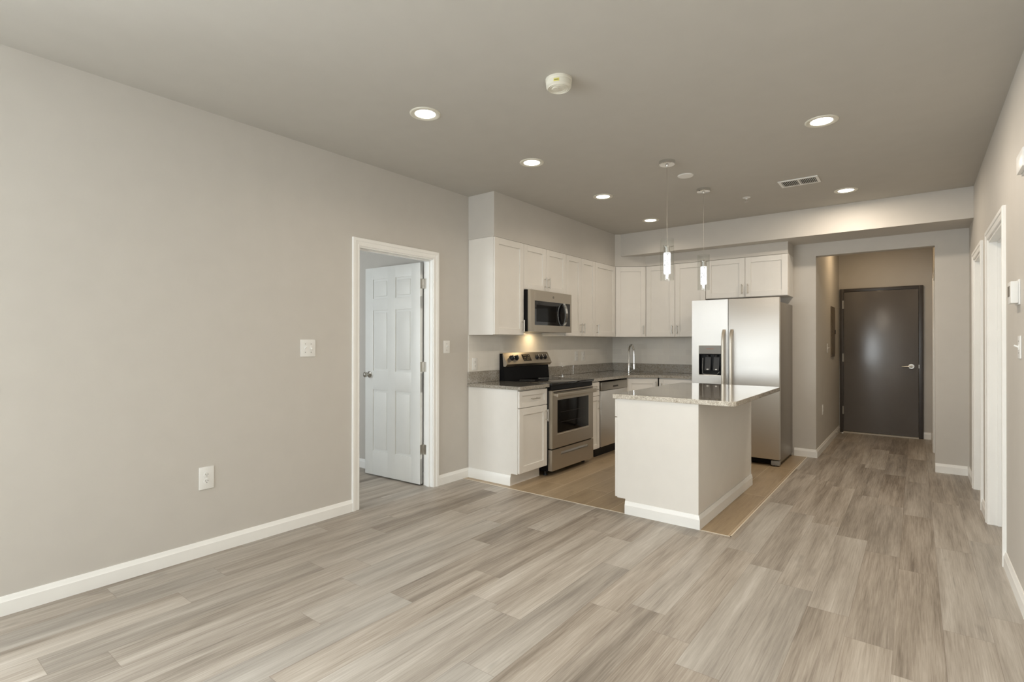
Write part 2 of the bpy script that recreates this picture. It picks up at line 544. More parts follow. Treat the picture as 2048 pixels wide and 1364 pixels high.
T = 0.115
DL0, DL1, DLZ = 2.500, 3.322, 2.082                      # rough opening of the bedroom door
b = BM()
WL0, WL1, WZ0, WZ1 = -1.80, -0.30, 0.50, 2.62
for y0, y1, z0, z1 in ((-2.1, WL0, 0, H), (WL0, WL1, 0, WZ0), (WL0, WL1, WZ1, H), (WL1, DL0, 0, H), (DL0, DL1, DLZ, H), (DL1, YF + T, 0, H)):
    box(b, -T, 0, y0, y1, z0, z1)
struct('wall_left', b, M['wall'])
RA0, RA1, RB0, RB1, RZ = 4.235, 5.12, 5.545, 6.26, 2.060   # rough openings in the right wall
b = BM()
for y0, y1, z0, z1 in ((-2.1, RA0, 0, H), (RA0, RA1, RZ, H), (RA1, RB0, 0, H), (RB0, RB1, RZ, H), (RB1, YF + T, 0, H)):
    box(b, W, W + T, y0, y1, z0, z1)
struct('wall_right', b, M['wall'])
HZ = 2.307
b = BM()
box(b, 0, HX0, YF, YF + T, 0, H); box(b, HX0, HX1, YF, YF + T, HZ, H); box(b, HX1, W, YF, YF + T, 0, H)
struct('wall_far', b, M['wall'])
b = BM(); box(b, HX0 - T, HX0, YF + T, YE, 0, H); struct('wall_hall_left', b, M['wall'])
HD0, HD1 = 7.035, 8.02
b = BM()
for y0, y1, z0, z1 in ((YF + T, HD0, 0, H), (HD0, HD1, RZ, H), (HD1, YE, 0, H)): box(b, HALL_R, HALL_R + T, y0, y1, z0, z1)
struct('wall_hall_right', b, M['wall'])
b = BM(); box(b, HX0 - T, HALL_R + T, YE, YE + T, 0, H); struct('wall_entry', b, M['wall'])
b = BM()
BX0, BX1 = 0.20, 2.45
for x0, x1, z0, z1 in ((-T, BX0, 0, H), (BX0, BX1, 0, WZ0), (BX0, BX1, WZ1, H), (BX1, W + T, 0, H)): box(b, x0, x1, -2.1, -2.0, z0, z1)
struct('wall_back', b, M['wall'])
# bedroom beyond the open door
BRY = 3.378
b = BM(); box(b, -3.5, -T, BRY, BRY + 0.1, 0, H); struct('wall_bedroom_far', b, M['wall'])
b = BM()
for x0, x1, z0, z1 in ((-3.5, -2.4, 0, H), (-2.4, -0.8, 0, 0.8), (-2.4, -0.8, 2.3, H), (-0.8, -T, 0, H)): box(b, x0, x1, 0.5, 0.6, z0, z1)
struct('wall_bedroom_near', b, M['wall'])
b = BM(); box(b, -3.5, -3.4, 0.6, BRY, 0, H); struct('wall_bedroom_left', b, M['wall'])

# soffit over the wall cabinets and the ceiling beam
b = BM()
SX, SYb = 0.326, 6.518
prism(b, [(0, Y1), (SX, Y1), (SX, 6.28), (0.655, SYb), (2.336, SYb), (2.336, YF), (0, YF)], ZC + 0.001, H)
struct('ceiling_soffit', b, M['wall'])
b = BM(); box(b, 0.3, W, BEAM_Y, YF, BEAM_Z, H); struct('ceiling_beam', b, M['wall'])


def window(name, loc, rz, w, h, cols):
    e = struct_empty(name, loc, rz)
    b = BM(); t = 0.05
    box(b, 0, w, -0.03, 0.05, 0, t); box(b, 0, w, -0.03, 0.05, h - t, h)
    box(b, 0, t, -0.03, 0.05, t, h - t); box(b, w - t, w, -0.03, 0.05, t, h - t)
    for k in range(1, cols): box(b, w * k / cols - t / 2, w * k / cols + t / 2, -0.03, 0.05, t, h - t)
    box(b, t, w - t, -0.025, 0.045, 0.14, 0.21)
    obj('window_frame', b, M['trim'], e)
    b = BM(); box(b, t, w - t, 0.008, 0.012, t, h - t); obj('pane', b, M['pane'], e)


window('window_1', (BX1, -2.05, WZ0), PI, BX1 - BX0, WZ1 - WZ0, 3)
window('window_2', (-0.06, WL0, WZ0), PI / 2, WL1 - WL0, WZ1 - WZ0, 2)
window('window_3', (-0.8, 0.55, 0.8), PI, 1.6, 1.5, 2)

# baseboards
BH, BT = 0.092, 0.014


def baseboard(name, runs):
    """runs: (x0,y0,x1,y1,nx,ny) along a wall line, n pointing into the room"""
    b = BM()
    for x0, y0, x1, y1, nx, ny in runs:
        d = Vector((x1 - x0, y1 - y0, 0)); L = d.length; d.normalize()
        m = Matrix(((d.x, nx, 0, x0), (d.y, ny, 0, y0), (0, 0, 1, 0), (0, 0, 0, 1)))
        prof = [(0, 0), (BT, 0), (BT, BH * 0.72), (BT * 0.75, BH * 0.78), (BT * 0.62, BH * 0.9), (BT * 0.35, BH), (0, BH)]
        v0 = [b.verts.new(m @ Vector((0, y, z))) for y, z in prof]; v1 = [b.verts.new(m @ Vector((L, y, z))) for y, z in prof]
        n = len(prof)
        for i in range(n): b.faces.new((v0[i], v0[(i + 1) % n], v1[(i + 1) % n], v1[i]))
        b.faces.new(v0); b.faces.new(v1)
    return struct(name, b, M['trim'], smooth=True)


CD0, CD1 = 2.447, 3.372                 # casing outer edges of the bedroom door
baseboard('baseboard_left', [(0, -2.0, 0, CD0, 1, 0), (0, CD1, 0, Y1 - 0.002, 1, 0)])
CA0, CA1, CB0, CB1 = 4.185, 5.168, 5.497, 6.308
baseboard('baseboard_right', [(W, -2.0, W, CA0, -1, 0), (W, CA1, W, CB0, -1, 0), (W, CB1, W, YF, -1, 0)])
baseboard('baseboard_far', [(2.345, YF, HX0, YF, 0, -1), (HX1, YF, W - BT, YF, 0, -1)])
baseboard('baseboard_hall_left', [(HX0, YF - BT, HX0, YE, 1, 0)])
baseboard('baseboard_hall_right', [(HALL_R, YF + T, HALL_R, 6.965, -1, 0), (HALL_R, 8.09, HALL_R, YE, -1, 0)])
baseboard('baseboard_entry', [(3.552, YE, HALL_R - BT, YE, 0, -1)])
baseboard('baseboard_bedroom', [(-3.4, BRY, -T, BRY, 0, -1)])
baseboard('baseboard_back', [(0, -2.0, W, -2.0, 0, 1)])


# ------------------------------------------------------------------ doors
def casing(parent, y0, y1, ztop, face, nx, cw=0.064):
    """door casing around a wall opening on plane x = face, n = nx; outer edges y0, y1, ztop"""
    b = BM()
    # mitred moulding: (distance out from the opening, thickness)
    prof = [(0.0, 0.0), (0.0, 0.008), (0.003, 0.011), (0.010, 0.012), (0.013, 0.0095), (0.020, 0.0105), (0.034, 0.0125), (0.038, 0.017), (0.044, 0.018), (cw - 0.003, 0.018), (cw, 0.015), (cw, 0.0)]
    i0, i1, zi = y0 + cw, y1 - cw, ztop - cw
    rows = [[b.verts.new((face + nx * d, f(o), g(o))) for o, d in prof] for f, g in
            ((lambda o: i0 - o, lambda o: 0.0), (lambda o: i0 - o, lambda o: zi + o), (lambda o: i1 + o, lambda o: zi + o), (lambda o: i1 + o, lambda o: 0.0))]
    n = len(prof)
    for a in range(3):
        for k in range(n): b.faces.new((rows[a][k], rows[a][(k + 1) % n], rows[a + 1][(k + 1) % n], rows[a + 1][k]))
    b.faces.new(rows[0]); b.faces.new(rows[3])
    return obj('casing', b, M['trim'], parent)


def jamb(parent, y0, y1, z1, xa, xb, t=0.019, stop=None):
    b = BM()
    box(b, xa, xb, y0, y0 + t, 0, z1, 0.001, 1); box(b, xa, xb, y1 - t, y1, 0, z1, 0.001, 1); box(b, xa, xb, y0 + t, y1 - t, z1 - t, z1, 0.001, 1)
    if stop:
        s0, s1 = stop
        box(b, s0, s1, y0 + t, y0 + t + 0.011, 0, z1 - t, 0.001, 1); box(b, s0, s1, y1 - t - 0.011, y1 - t, 0, z1 - t, 0.001, 1)
        box(b, s0, s1, y0 + t + .011, y1 - t - .011, z1 - t - 0.011, z1 - t, 0.001, 1)
    return obj('jamb', b, M['trim'], parent)


def six_panel(b, w, h, t):
    """moulded six-panel door leaf: local x 0..w, y 0..t, z 0..h"""
    core = 0.009
    box(b, 0.002, w - 0.002, core, t - core, 0.002, h - 0.002)
    k = h / 2.03
    st, ms = 0.115, 0.105
    zr = [(0, 0.235), (0.835, 1.02), (1.61, 1.725), (1.915, 2.03)]
    for x0, x1 in ((0, st), (w - st, w), (w / 2 - ms / 2, w / 2 + ms / 2)): box(b, x0, x1, 0, t, 0, h, 0.003, 2)
    for z0, z1 in zr: box(b, 0, w, 0.0003, t - 0.0003, z0 * k, z1 * k, 0.003, 2)
    for x0, x1 in ((st, w / 2 - ms / 2), (w / 2 + ms / 2, w - st)):
        for z0, z1 in ((0.235, 0.835), (1.02, 1.61), (1.725, 1.915)):
            g = 0.022
            box(b, x0 + g, x1 - g, 0.003, t - 0.003, z0 * k + g, z1 * k - g, 0.006, 2)


def knob_bm(side):
    b = BM()
    lathe(b, [(0.031, 0), (0.031, 0.005 * side), (0.024, 0.009 * side), (0.011, 0.014 * side), (0.010, 0.030 * side), (0.020, 0.038 * side), (0.027, 0.048 * side), (0.026, 0.060 * side), (0.016, 0.068 * side), (0.0, 0.070 * side)], axis='y')
    return b


d1 = struct_empty('door_1')
casing(d1, CD0, CD1, 2.137, 0.0, 1)
jamb(d1, DL0, DL1, DLZ, -T - 0.002, 0.001, stop=(-0.07, -0.035))
b = BM(); six_panel(b, 0.765, 2.036, 0.035)
leaf = obj('door_leaf', b, M['door'], d1)
leaf.location = (-0.122, 3.298, 0.012); leaf.rotation_euler = (0, 0, PI + math.radians(2.6))
for sd, yy in ((1, 0.035), (-1, 0.0)):
    kb = obj('door_knob', knob_bm(sd), M['nickel'], leaf); kb.location = (0.70, yy, 0.985)
for zz in (0.33, 1.09, 1.855):
    b = BM()
    box(b, -0.112, -0.068, 3.300, 3.3035, zz - 0.045, zz + 0.045, 0.001, 1)       # leaf on the jamb
    box(b, -0.1225, -0.119, 3.264, 3.297, zz - 0.045, zz + 0.045, 0.001, 1)       # leaf on the door edge
    cyl(b, (-0.116, 3.2985, zz - 0.046), (-0.116, 3.2985, zz + 0.046), 0.006, seg=12)
    obj('hinge', b, M['nickel'], d1)


def closed_door(name, y0, y1, c0, c1, z1, zc, xw, nx):
    """white door in a side wall, leaf at the back of the jamb"""
    e = struct_empty(name)
    casing(e, c0, c1, zc, xw, nx)
    xa, xb = sorted((xw, xw - nx * T))
    jamb(e, y0, y1, z1, xa - 0.001, xb + 0.001, stop=tuple(sorted((xw - nx * 0.045, xw - nx * 0.075))))
    b = BM(); six_panel(b, y1 - y0 - 0.044, z1 - 0.035, 0.035)
    lf = obj('door_leaf', b, M['door'], e)
    lf.rotation_euler = (0, 0, PI / 2); lf.location = (xw - nx * 0.080 + (0.035 if nx > 0 else 0.035), y0 + 0.022, 0.010)
    kb = obj('door_knob', knob_bm(1), M['nickel'], lf); kb.location = (0.07, 0.035, 0.985)
    return e


closed_door('door_2', RA0, RA1, CA0, CA1, RZ, 2.122, W, -1)
closed_door('door_3', RB0, RB1, CB0, CB1, RZ, 2.122, W, -1)
closed_door('door_4', HD0, HD1, 6.972, 8.083, RZ, 2.122, HALL_R, -1)

# entry door at the end of the hall
e = struct_empty('door_5')
b = BM()
fx0, fx1, dx0, dx1, dz1 = 2.580, 3.550, 2.627, 3.502, 2.062
yf = YE - 0.035
box(b, fx0, dx0, yf, YE + 0.02, 0, dz1 + 0.045, 0.003); box(b, dx1, fx1, yf, YE + 0.02, 0, dz1 + 0.045, 0.003); box(b, dx0 - .003, dx1 + .003, yf + .0005, YE + 0.02, dz1, dz1 + 0.0445, 0.003)
obj('door_frame', b, M['entry_frame'], e)
b = BM(); box(b, dx0 + 0.004, dx1 - 0.004, YE - 0.026, YE + 0.015, 0.022, dz1 - 0.004, 0.002); dlf = obj('door_leaf', b, M['entry'], e)
b = BM()
cyl(b, (3.42, YE - 0.026, 0.99), (3.42, YE - 0.036, 0.99), 0.033, seg=28)
cyl(b, (3.42, YE - 0.036, 0.99), (3.42, YE - 0.075, 0.99), 0.012, seg=16)
tube(b, [(3.428, YE - 0.075, 0.99), (3.40, YE - 0.077, 0.99), (3.35, YE - 0.075, 0.988), (3.315, YE - 0.066, 0.986)], [0.012, 0.011, 0.009, 0.008])
obj('lever_handle', b, M['nickel'], dlf)
b = BM(); box(b, 3.500, 3.5075, YE - 0.037, YE - 0.028, 0.965, 1.015); obj('strike_plate', b, M['nickel'], e)
for zz in (0.327, 1.098, 1.876):
    b = BM(); box(b, 2.613, 2.634, YE - 0.039, YE - 0.034, zz - 0.06, zz + 0.06, 0.001, 1); cyl(b, (2.629, YE - 0.041, zz - 0.06), (2.629, YE - 0.041, zz + 0.06), 0.006, seg=10)
    obj('hinge', b, M['nickel'], e)
b = BM(); box(b, dx0, dx1, YE - 0.075, YE + 0.01, 0.0, 0.016, 0.003); obj('threshold', b, M['threshold'], e)


# ------------------------------------------------------------------ cabinets (local: x along the run, front at -y, wall at y = 0)
def shaker(b, x0, x1, z0, z1, yf, t=0.020, rail=0.062, recess=0.012):
    """five-piece shaker front: face at y = yf (more negative is closer)"""
    y1 = yf + t
    if z1 - z0 < 0.22: rail = 0.045
    box(b, x0 + rail - .001, x1 - rail + .001, yf + recess, y1, z0 + rail - .001, z1 - rail + .001)
    for a, c, e_, f in ((x0, x0 + rail, z0, z1), (x1 - rail, x1, z0, z1), (x0 + rail, x1 - rail, z0, z0 + rail), (x0 + rail, x1 - rail, z1 - rail, z1)):
        box(b, a, c, yf, y1, e_, f, 0.0016, 1)


def pull(parent, x, z, yf, vertical=True, L=0.115):
    b = BM(); y = yf - 0.030
    if vertical:
        cyl(b, (x, y, z - L / 2), (x, y, z + L / 2), 0.0055, seg=12)
        for dz in (-L * 0.36, L * 0.36): cyl(b, (x, yf, z + dz), (x, y, z + dz), 0.0045, seg=10)
    else:
        cyl(b, (x - L / 2, y, z), (x + L / 2, y, z), 0.0055, seg=12)
        for dx in (-L * 0.36, L * 0.36): cyl(b, (x + dx, yf, z), (x + dx, y, z), 0.0045, seg=10)
    return obj('handle', b, M['nickel'], parent)


def wall_cabinet(label, loc, rz, w, h, doors, d=0.335, group='white shaker wall cabinets', handle_at=None):
    """doors: list of (x0, x1, handle side 'l'/'r')"""
    t = thing('wall_cabinet', label, 'cabinet', loc, rz, group)
    b = BM(); box(b, 0.0005, w - 0.0005, -d + 0.021, -0.002, 0, h, 0.001, 1)
    obj('body', b, M['cab'], t)
    for x0, x1, hs in doors:
        b = BM(); shaker(b, x0 + 0.002, x1 - 0.002, 0.004, h - 0.004, -d)
        dr = obj('door', b, M['cab'], t)
        pull(dr, (x1 - 0.032) if hs == 'r' else (x0 + 0.032), 0.095, -d)
    return t


LW = [3.783, 4.246, 5.052, 5.735, 6.280]
wall_cabinet('tall single-door white wall cabinet at the open left end, beside the microwave', (0, LW[0], ZB), LEFT, LW[1] - LW[0], ZC - ZB, [(0, LW[1] - LW[0], 'r')])
w_ = LW[2] - LW[1]
wall_cabinet('short two-door white wall cabinet directly above the microwave', (0, LW[1], 1.853), LEFT, w_, ZC - 1.853, [(0, w_ / 2, 'r'), (w_ / 2, w_, 'l')])
w_ = LW[3] - LW[2]
wall_cabinet('two-door white wall cabinet just right of the microwave', (0, LW[2], ZB), LEFT, w_, ZC - ZB, [(0, w_ / 2, 'r'), (w_ / 2, w_, 'l')])
w_ = LW[4] - LW[3]
wall_cabinet('single-door white wall cabinet on the left wall, next to the angled corner cabinet', (0, LW[3], ZB), LEFT, w_, ZC - ZB, [(0, w_, 'l')])
# angled corner cabinet
P, Q = Vector((0.335, 6.283, 0)), Vector((0.655, 6.512, 0))
ang = math.atan2(Q.y - P.y, Q.x - P.x); L_ = (Q - P).length
t = thing('wall_cabinet', 'angled corner white wall cabinet above the faucet', 'cabinet', (P.x, P.y, ZB), ang, 'white shaker wall cabinets')
inv = (Matrix.Translation((P.x, P.y, 0)) @ Matrix.Rotation(ang, 4, 'Z')).inverted()
nrm = Vector((math.sin(ang), -math.cos(ang), 0))
P2, Q2 = P - nrm * 0.021, Q - nrm * 0.021
poly = [inv @ Vector(p) for p in ((0.002, 6.284, 0), (0.316, 6.284, 0), P2, Q2, (0.656, 6.535, 0), (0.656, YF - 0.002, 0), (0.002, YF - 0.002, 0))]
b = BM(); prism(b, [(p.x, p.y) for p in poly], 0, ZC - ZB); obj('body', b, M['cab'], t, smooth=False)
b = BM(); shaker(b, 0.002, L_ - 0.002, 0.004, ZC - ZB - 0.004, 0.0); dr = obj('door', b, M['cab'], t)
pull(dr, L_ - 0.032, 0.095, 0.0)
D = YF - 6.512
wall_cabinet('two-door white wall cabinet between the angled corner cabinet and the refrigerator', (0.662, YF, ZB), BACK, 0.768, ZC - ZB, [(0, 0.385, 'r'), (0.385, 0.768, 'l')], d=D)
wall_cabinet('short two-door white wall cabinet above the refrigerator', (1.433, YF, 1.848), BACK, 0.904, ZC - 1.848, [(0, 0.452, 'r'), (0.452, 0.904, 'l')], d=D)

BZ = 0.880                                   # top of the base cabinets


def base_body(b, w, d=0.605, kick=0.11, kd=0.075):
    """cabinet box with a notched toe kick"""
    extrude_profile(b, [(-0.002, 0), (-d + kd, 0), (-d + kd, kick), (-d, kick), (-d, BZ), (-0.002, BZ)], 'x', 0, w)


def base_cabinet(label, y0, y1, hs, drawer=True):
    w = y1 - y0
    t = thing('base_cabinet', label, 'cabinet', (0, y0, 0), LEFT, 'white shaker base cabinets')
    b = BM(); base_body(b, w); obj('body', b, M['cab'], t, smooth=False)
    zt = BZ - 0.012
    b = BM(); shaker(b, 0.003, w - 0.003, 0.715, zt, -0.626); dw = obj('drawer', b, M['cab'], t); pull(dw, w / 2, 0.79, -0.626, False, 0.12 if w > 0.3 else 0.09)
    b = BM(); shaker(b, 0.003, w - 0.003, 0.118, 0.709, -0.626, rail=0.062 if w > 0.3 else 0.05); dr = obj('door', b, M['cab'], t)
    pull(dr, w - 0.03 if hs == 'r' else 0.03, 0.61, -0.626)
    return t


bc = base_cabinet('white base cabinet with one drawer at the open left end, left of the range', Y1, 4.238, 'r')
b = BM()
m_ = [(0, 0), (-BT, 0), (-BT, BH * 0.72), (-BT * 0.6, BH * 0.9), (-BT * 0.35, BH), (0, BH)]
prof = [b.verts.new((y, -0.002, z)) for y, z in m_]; prof2 = [b.verts.new((y, -0.531, z)) for y, z in m_]
for i in range(len(m_)): b.faces.new((prof[i], prof[(i + 1) % len(m_)], prof2[(i + 1) % len(m_)], prof2[i]))
b.faces.new(prof); b.faces.new(prof2)
obj('base_trim', b, M['trim'], bc)
base_cabinet('narrow white base cabinet squeezed between range and dishwasher', 5.095, 5.302, 'r')

# angled sink base in the corner
P, Q = Vector((0.622, 6.005, 0)), Vector((0.945, 6.222, 0))
ang = math.atan2(Q.y - P.y, Q.x - P.x); L_ = (Q - P).length
t = thing('sink_cabinet', 'angled corner white sink base cabinet under the faucet', 'cabinet', (P.x, P.y, 0), ang, 'white shaker base cabinets')
inv = (Matrix.Translation((P.x, P.y, 0)) @ Matrix.Rotation(ang, 4, 'Z')).inverted()
nrm = Vector((math.sin(ang), -math.cos(ang), 0))
P2, Q2 = P - nrm * 0.021, Q - nrm * 0.021
P3, Q3 = P - nrm * 0.09, Q - nrm * 0.09
for nm, pts, z0, z1 in (('body', ((0.002, 5.997, 0), (0.60, 5.997, 0), P2, Q2, (0.945, 6.245, 0), (0.945, YF - .002, 0), (0.002, YF - .002, 0)), 0.11, 0.655),
                        ('toe_kick', ((0.1, 5.999, 0), (0.53, 5.999, 0), P3, Q3, (0.944, 6.30, 0), (0.944, YF - .1, 0), (0.1, YF - .1, 0)), 0.0, 0.11)):
    poly = [inv @ Vector(p) for p in pts]
    b = BM(); prism(b, [(p.x, p.y) for p in poly], z0, z1); obj(nm, b, M['cab'], t, smooth=False)
b = BM(); box(b, 0, L_, 0.021, 0.036, 0.655, BZ); obj('apron', b, M['cab'], t)
b = BM(); shaker(b, 0.004, L_ - 0.004, 0.118, BZ - 0.012, 0.0); dr = obj('door', b, M['cab'], t); pull(dr, L_ - 0.03, 0.78, 0.0)
t = thing('base_cabinet', 'white base cabinet between the sink cabinet and the refrigerator', 'cabinet', (0.952, YF, 0), BACK, 'white shaker base cabinets')
b = BM(); base_body(b, 0.446, d=0.600); obj('body', b, M['cab'], t, smooth=False)
b = BM(); shaker(b, 0.003, 0.443, 0.118, BZ - 0.012, -0.621); dr = obj('door', b, M['cab'], t); pull(dr, 0.04, 0.76, -0.621)

# worktops
CT0, CT1 = BZ + 0.001, 0.913


def rounded(poly, idx, r, n=6):
    out = []
    for i, p in enumerate(poly):
        if i not in idx: out.append(p); continue
        a, c = Vector(poly[i - 1]), Vector(poly[(i + 1) % len(poly)]); p = Vector(p)
        u, v = (a - p).normalized(), (c - p).normalized()
        cen = p + (u + v) * r
        for k in range(n + 1):
            q = k / n * PI / 2
            out.append(tuple(cen - v * r * math.cos(q) - u * r * math.sin(q)))
    return out


t = thing('countertop', 'short speckled granite countertop at the open end, left of the range', 'countertop', (0, 0, 0))
b = BM(); prism(b, rounded([(0, 3.766), (0.648, 3.766), (0.648, 4.246), (0, 4.246)], [1], 0.025), CT0, CT1, bev=0.002); obj('slab', b, M['granite'], t, smooth=False)
b = BM(); box(b, 0.001, 0.021, 3.770, 4.244, CT1 + 0.0005, 1.026, 0.002, 1); obj('upstand', b, M['granite'], t)
t = thing('countertop', 'L-shaped speckled granite countertop with the faucet, running to the refrigerator', 'countertop', (0, 0, 0))
ca, sa = math.cos(ang), math.sin(ang)
sc_ = Vector((0.60, 6.33))
hole = [tuple(sc_ + Vector((ca * u - sa * v, sa * u + ca * v))) for u, v in ((-0.20, -0.09), (-0.20, 0.09), (0.20, 0.09), (0.20, -0.09))]
b = BM(); prism(b, [(0.001, 5.092), (0.648, 5.092), (0.648, 5.992), (0.962, 6.200), (1.404, 6.200), (1.404, YF - .001), (0.001, YF - .001)], CT0, CT1, holes=[hole]); obj('slab', b, M['granite'], t, smooth=False)
b = BM(); box(b, 0.001, 0.021, 5.092, YF - .022, CT1 + 0.0005, 1.026, 0.002, 1); box(b, 0.001, 1.404, YF - 0.021, YF - 0.001, CT1 + 0.0005, 1.026, 0.002, 1); obj('upstand', b, M['granite'], t)
t = tag(obj('sink', (lambda b: (box(b, -0.215, 0.215, -0.105, 0.105, 0.0, 0.006), box(b, -0.215, -0.205, -0.105, 0.105, 0.006, 0.185), box(b, 0.205, 0.215, -0.105, 0.105, 0.006, 0.185), box(b, -0.205, 0.205, -0.105, -0.095, 0.006, 0.185), box(b, -0.205, 0.205, 0.095, 0.105, 0.006, 0.185), cyl(b, (0, 0, 0.004), (0, 0, 0.012), 0.04), b)[-1])(BM()), M['steel']), 'stainless undermount sink set in the corner countertop', 'sink')
t.location = (sc_.x, sc_.y, 0.6955); t.rotation_euler = (0, 0, ang)

# tiled backsplash
b = BM()
box(b, 0.0005, 0.009, Y1 - 0.004, 4.247, 1.0265, ZB - 0.001); box(b, 0.0005, 0.009, 4.247, 5.0915, 0.90, 1.85); box(b, 0.0005, 0.009, 5.0915, YF, 1.0265, ZB - 0.001)
struct('backsplash_left', b, M['splash'])
b = BM(); box(b, 0.0095, 1.43, YF - 0.009, YF - 0.0005, 1.0265, ZB - 0.001); struct('backsplash_far', b, M['splash'])

# ------------------------------------------------------------------ range
RW = 5.087 - 4.251
t = thing('range', 'stainless electric range with black glass cooktop under the microwave', 'stove', (0, 4.251, 0), LEFT)
b = BM(); box(b, 0.004, RW - 0.004, -0.622, -0.03, 0.05, 0.892, 0.003, 1); obj('body', b, M['black'], t)
for sx in (0.05, RW - 0.05):
    for sy in (-0.56, -0.10):
        b = BM(); lathe(b, [(0.022, 0), (0.022, 0.012), (0.012, 0.016), (0.012, 0.055)], (sx, sy, 0.0), 16); obj('leg', b, M['black_plastic'], t)
b = BM(); box(b, 0.0, RW, -0.672, -0.055, 0.893, 0.916, 0.005, 2); ck = obj('cooktop', b, M['black_glass'], t)
for cx_, cy_, r in ((0.21, -0.50, 0.11), (0.61, -0.50, 0.085), (0.21, -0.22, 0.08), (0.61, -0.22, 0.11)):
    b = BM(); lathe(b, [(r - 0.002, 0.0), (r - 0.002, 0.0004), (r, 0.0004), (r, 0.0), (r - 0.002, 0.0)], (cx_, cy_, 0.9161), 48); obj('burner_ring', b, M['grey_plastic'], ck)
b = BM(); box(b, 0.006, RW - 0.006, -0.655, -0.60, 0.846, 0.893, 0.003, 1); obj('front_strip', b, M['black'], t)
# oven door: bottom corners curve upward
zd0, zd1 = 0.272, 0.842
outl = [(0.008, zd1), (0.008, zd0 + 0.0), (RW - 0.008, zd0 + 0.0), (RW - 0.008, zd1)]
b = BM()
f = [b.verts.new((x, -0.668, z)) for x, z in outl]; fc = b.faces.new(f)
r_ = bmesh.ops.extrude_face_region(b, geom=[fc])
for v in [g for g in r_['geom'] if isinstance(g, bmesh.types.BMVert)]: v.co.y = -0.622
bmesh.ops.recalc_face_normals(b, faces=b.faces[:])
bmesh.ops.bevel(b, geom=b.edges[:], offset=0.005, segments=2, affect='EDGES')
od = obj('oven_door', b, M['steel'], t)
b = BM(); box(b, 0.105, RW - 0.115, -0.6700, -0.660, 0.420, 0.745, 0.0025, 2); obj('oven_window', b, M['oven_glass'], od)
b = BM()
for kz in (0.52, 0.62): box(b, 0.16, RW - 0.20, -0.6703, -0.6699, kz, kz + 0.003)
obj('rack_line', b, M['dark_slot'], od)
# crease under the window
b = BM(); extrude_profile(b, [(-0.6685, 0.400), (-0.672, 0.404), (-0.6685, 0.410)], 'x', 0.10, RW - 0.11); obj('crease', b, M['steel'], od)
b = BM()
hz = 0.798
box(b, 0.03, RW - 0.03, -0.722, -0.700, hz - 0.020, hz + 0.020, 0.009, 3)
for hx_ in (0.055, RW - 0.055): box(b, hx_ - 0.016, hx_ + 0.016, -0.705, -0.664, hz - 0.013, hz + 0.013, 0.004, 2)
obj('handle', b, M['steel'], od)
b = BM(); box(b, 0.03, RW - 0.03, -0.6695, -0.664, 0.822, 0.832); obj('vent_slot', b, M['dark_slot'], od)
# storage drawer with recessed grip
b = BM(); z0, z1 = 0.058, 0.262
gx0, gx1, gz0, gz1 = 0.17, RW - 0.13, 0.196, 0.224
for a in ((0.008, gx0, z0, z1), (gx1, RW - 0.008, z0, z1), (gx0, gx1, z0, gz0), (gx0, gx1, gz1, z1)): box(b, a[0], a[1], -0.668, -0.622, a[2], a[3])
dwr = obj('drawer', b, M['steel'], t, smooth=False)
b = BM(); extrude_profile(b, [(-0.669, gz0 - 0.004), (-0.645, gz0), (-0.640, gz1), (-0.630, gz1), (-0.630, gz0 - 0.004)], 'x', gx0, gx1); obj('grip', b, M['nickel'], dwr)
# backguard
b = BM(); extrude_profile(b, [(-0.012, 0.893), (-0.085, 0.917), (-0.068, 1.065), (-0.012, 1.065)], 'x', 0.004, RW - 0.004)
box(b, 0.004, RW - 0.004, -0.055, -0.012, 1.065, 1.196)
bg_ = obj('backguard', b, M['black'], t, smooth=False)
pf = [(-0.053, 1.205), (-0.020, 1.205), (-0.020, 1.198), (-0.055, 1.198), (-0.066, 1.064), (-0.092, 1.060), (-0.118, 1.087)]
b = BM(); extrude_profile(b, pf, 'x', 0.0, RW); pn = obj('control_panel', b, M['steel'], t, smooth=False)
sl = Vector((0, -0.053 + 0.118, 1.205 - 1.087)); sl.normalize(); nn = Vector((0, -sl.z, sl.y))


def on_panel(x, u, d): return Vector((x, -0.118, 1.087)) + sl * u + nn * d


for kx in (0.115, 0.195, 0.575, 0.655, 0.735):
    b = BM(); cyl(b, on_panel(kx, 0.070, 0), on_panel(kx, 0.070, 0.006), 0.030, seg=24); cyl(b, on_panel(kx, 0.070, 0.006), on_panel(kx, 0.070, 0.030), 0.024, 0.020, seg=24)
    box(b, -0.005, 0.005, -0.036, -0.028, -0.020, 0.020, 0.001, 1, Matrix.Translation(on_panel(kx, 0.070, 0)) @ Matrix(((1, 0, 0, 0), (0, -nn.y, sl.y, 0), (0, -nn.z, sl.z, 0), (0, 0, 0, 1))))
    kb = obj('knob', b, M['black_plastic'], pn)
    b = BM(); box(b, -0.0018, 0.0018, -0.0372, -0.0358, -0.018, 0.018, 0, 1, Matrix.Translation(on_panel(kx, 0.070, 0)) @ Matrix(((1, 0, 0, 0), (0, -nn.y, sl.y, 0), (0, -nn.z, sl.z, 0), (0, 0, 0, 1))))
    obj('pointer', b, M['plastic'], kb)
mtx = lambda x, u, d: Matrix.Translation(on_panel(x, u, d)) @ Matrix(((1, 0, 0, 0), (0, -nn.y, sl.y, 0), (0, -nn.z, sl.z, 0), (0, 0, 0, 1)))
b = BM(); box(b, -0.072, 0.072, -0.002, 0.002, -0.040, 0.040, 0.001, 1, mtx(0.385, 0.070, 0.001)); dp = obj('clock_display', b, M['display'], pn)
b = BM()
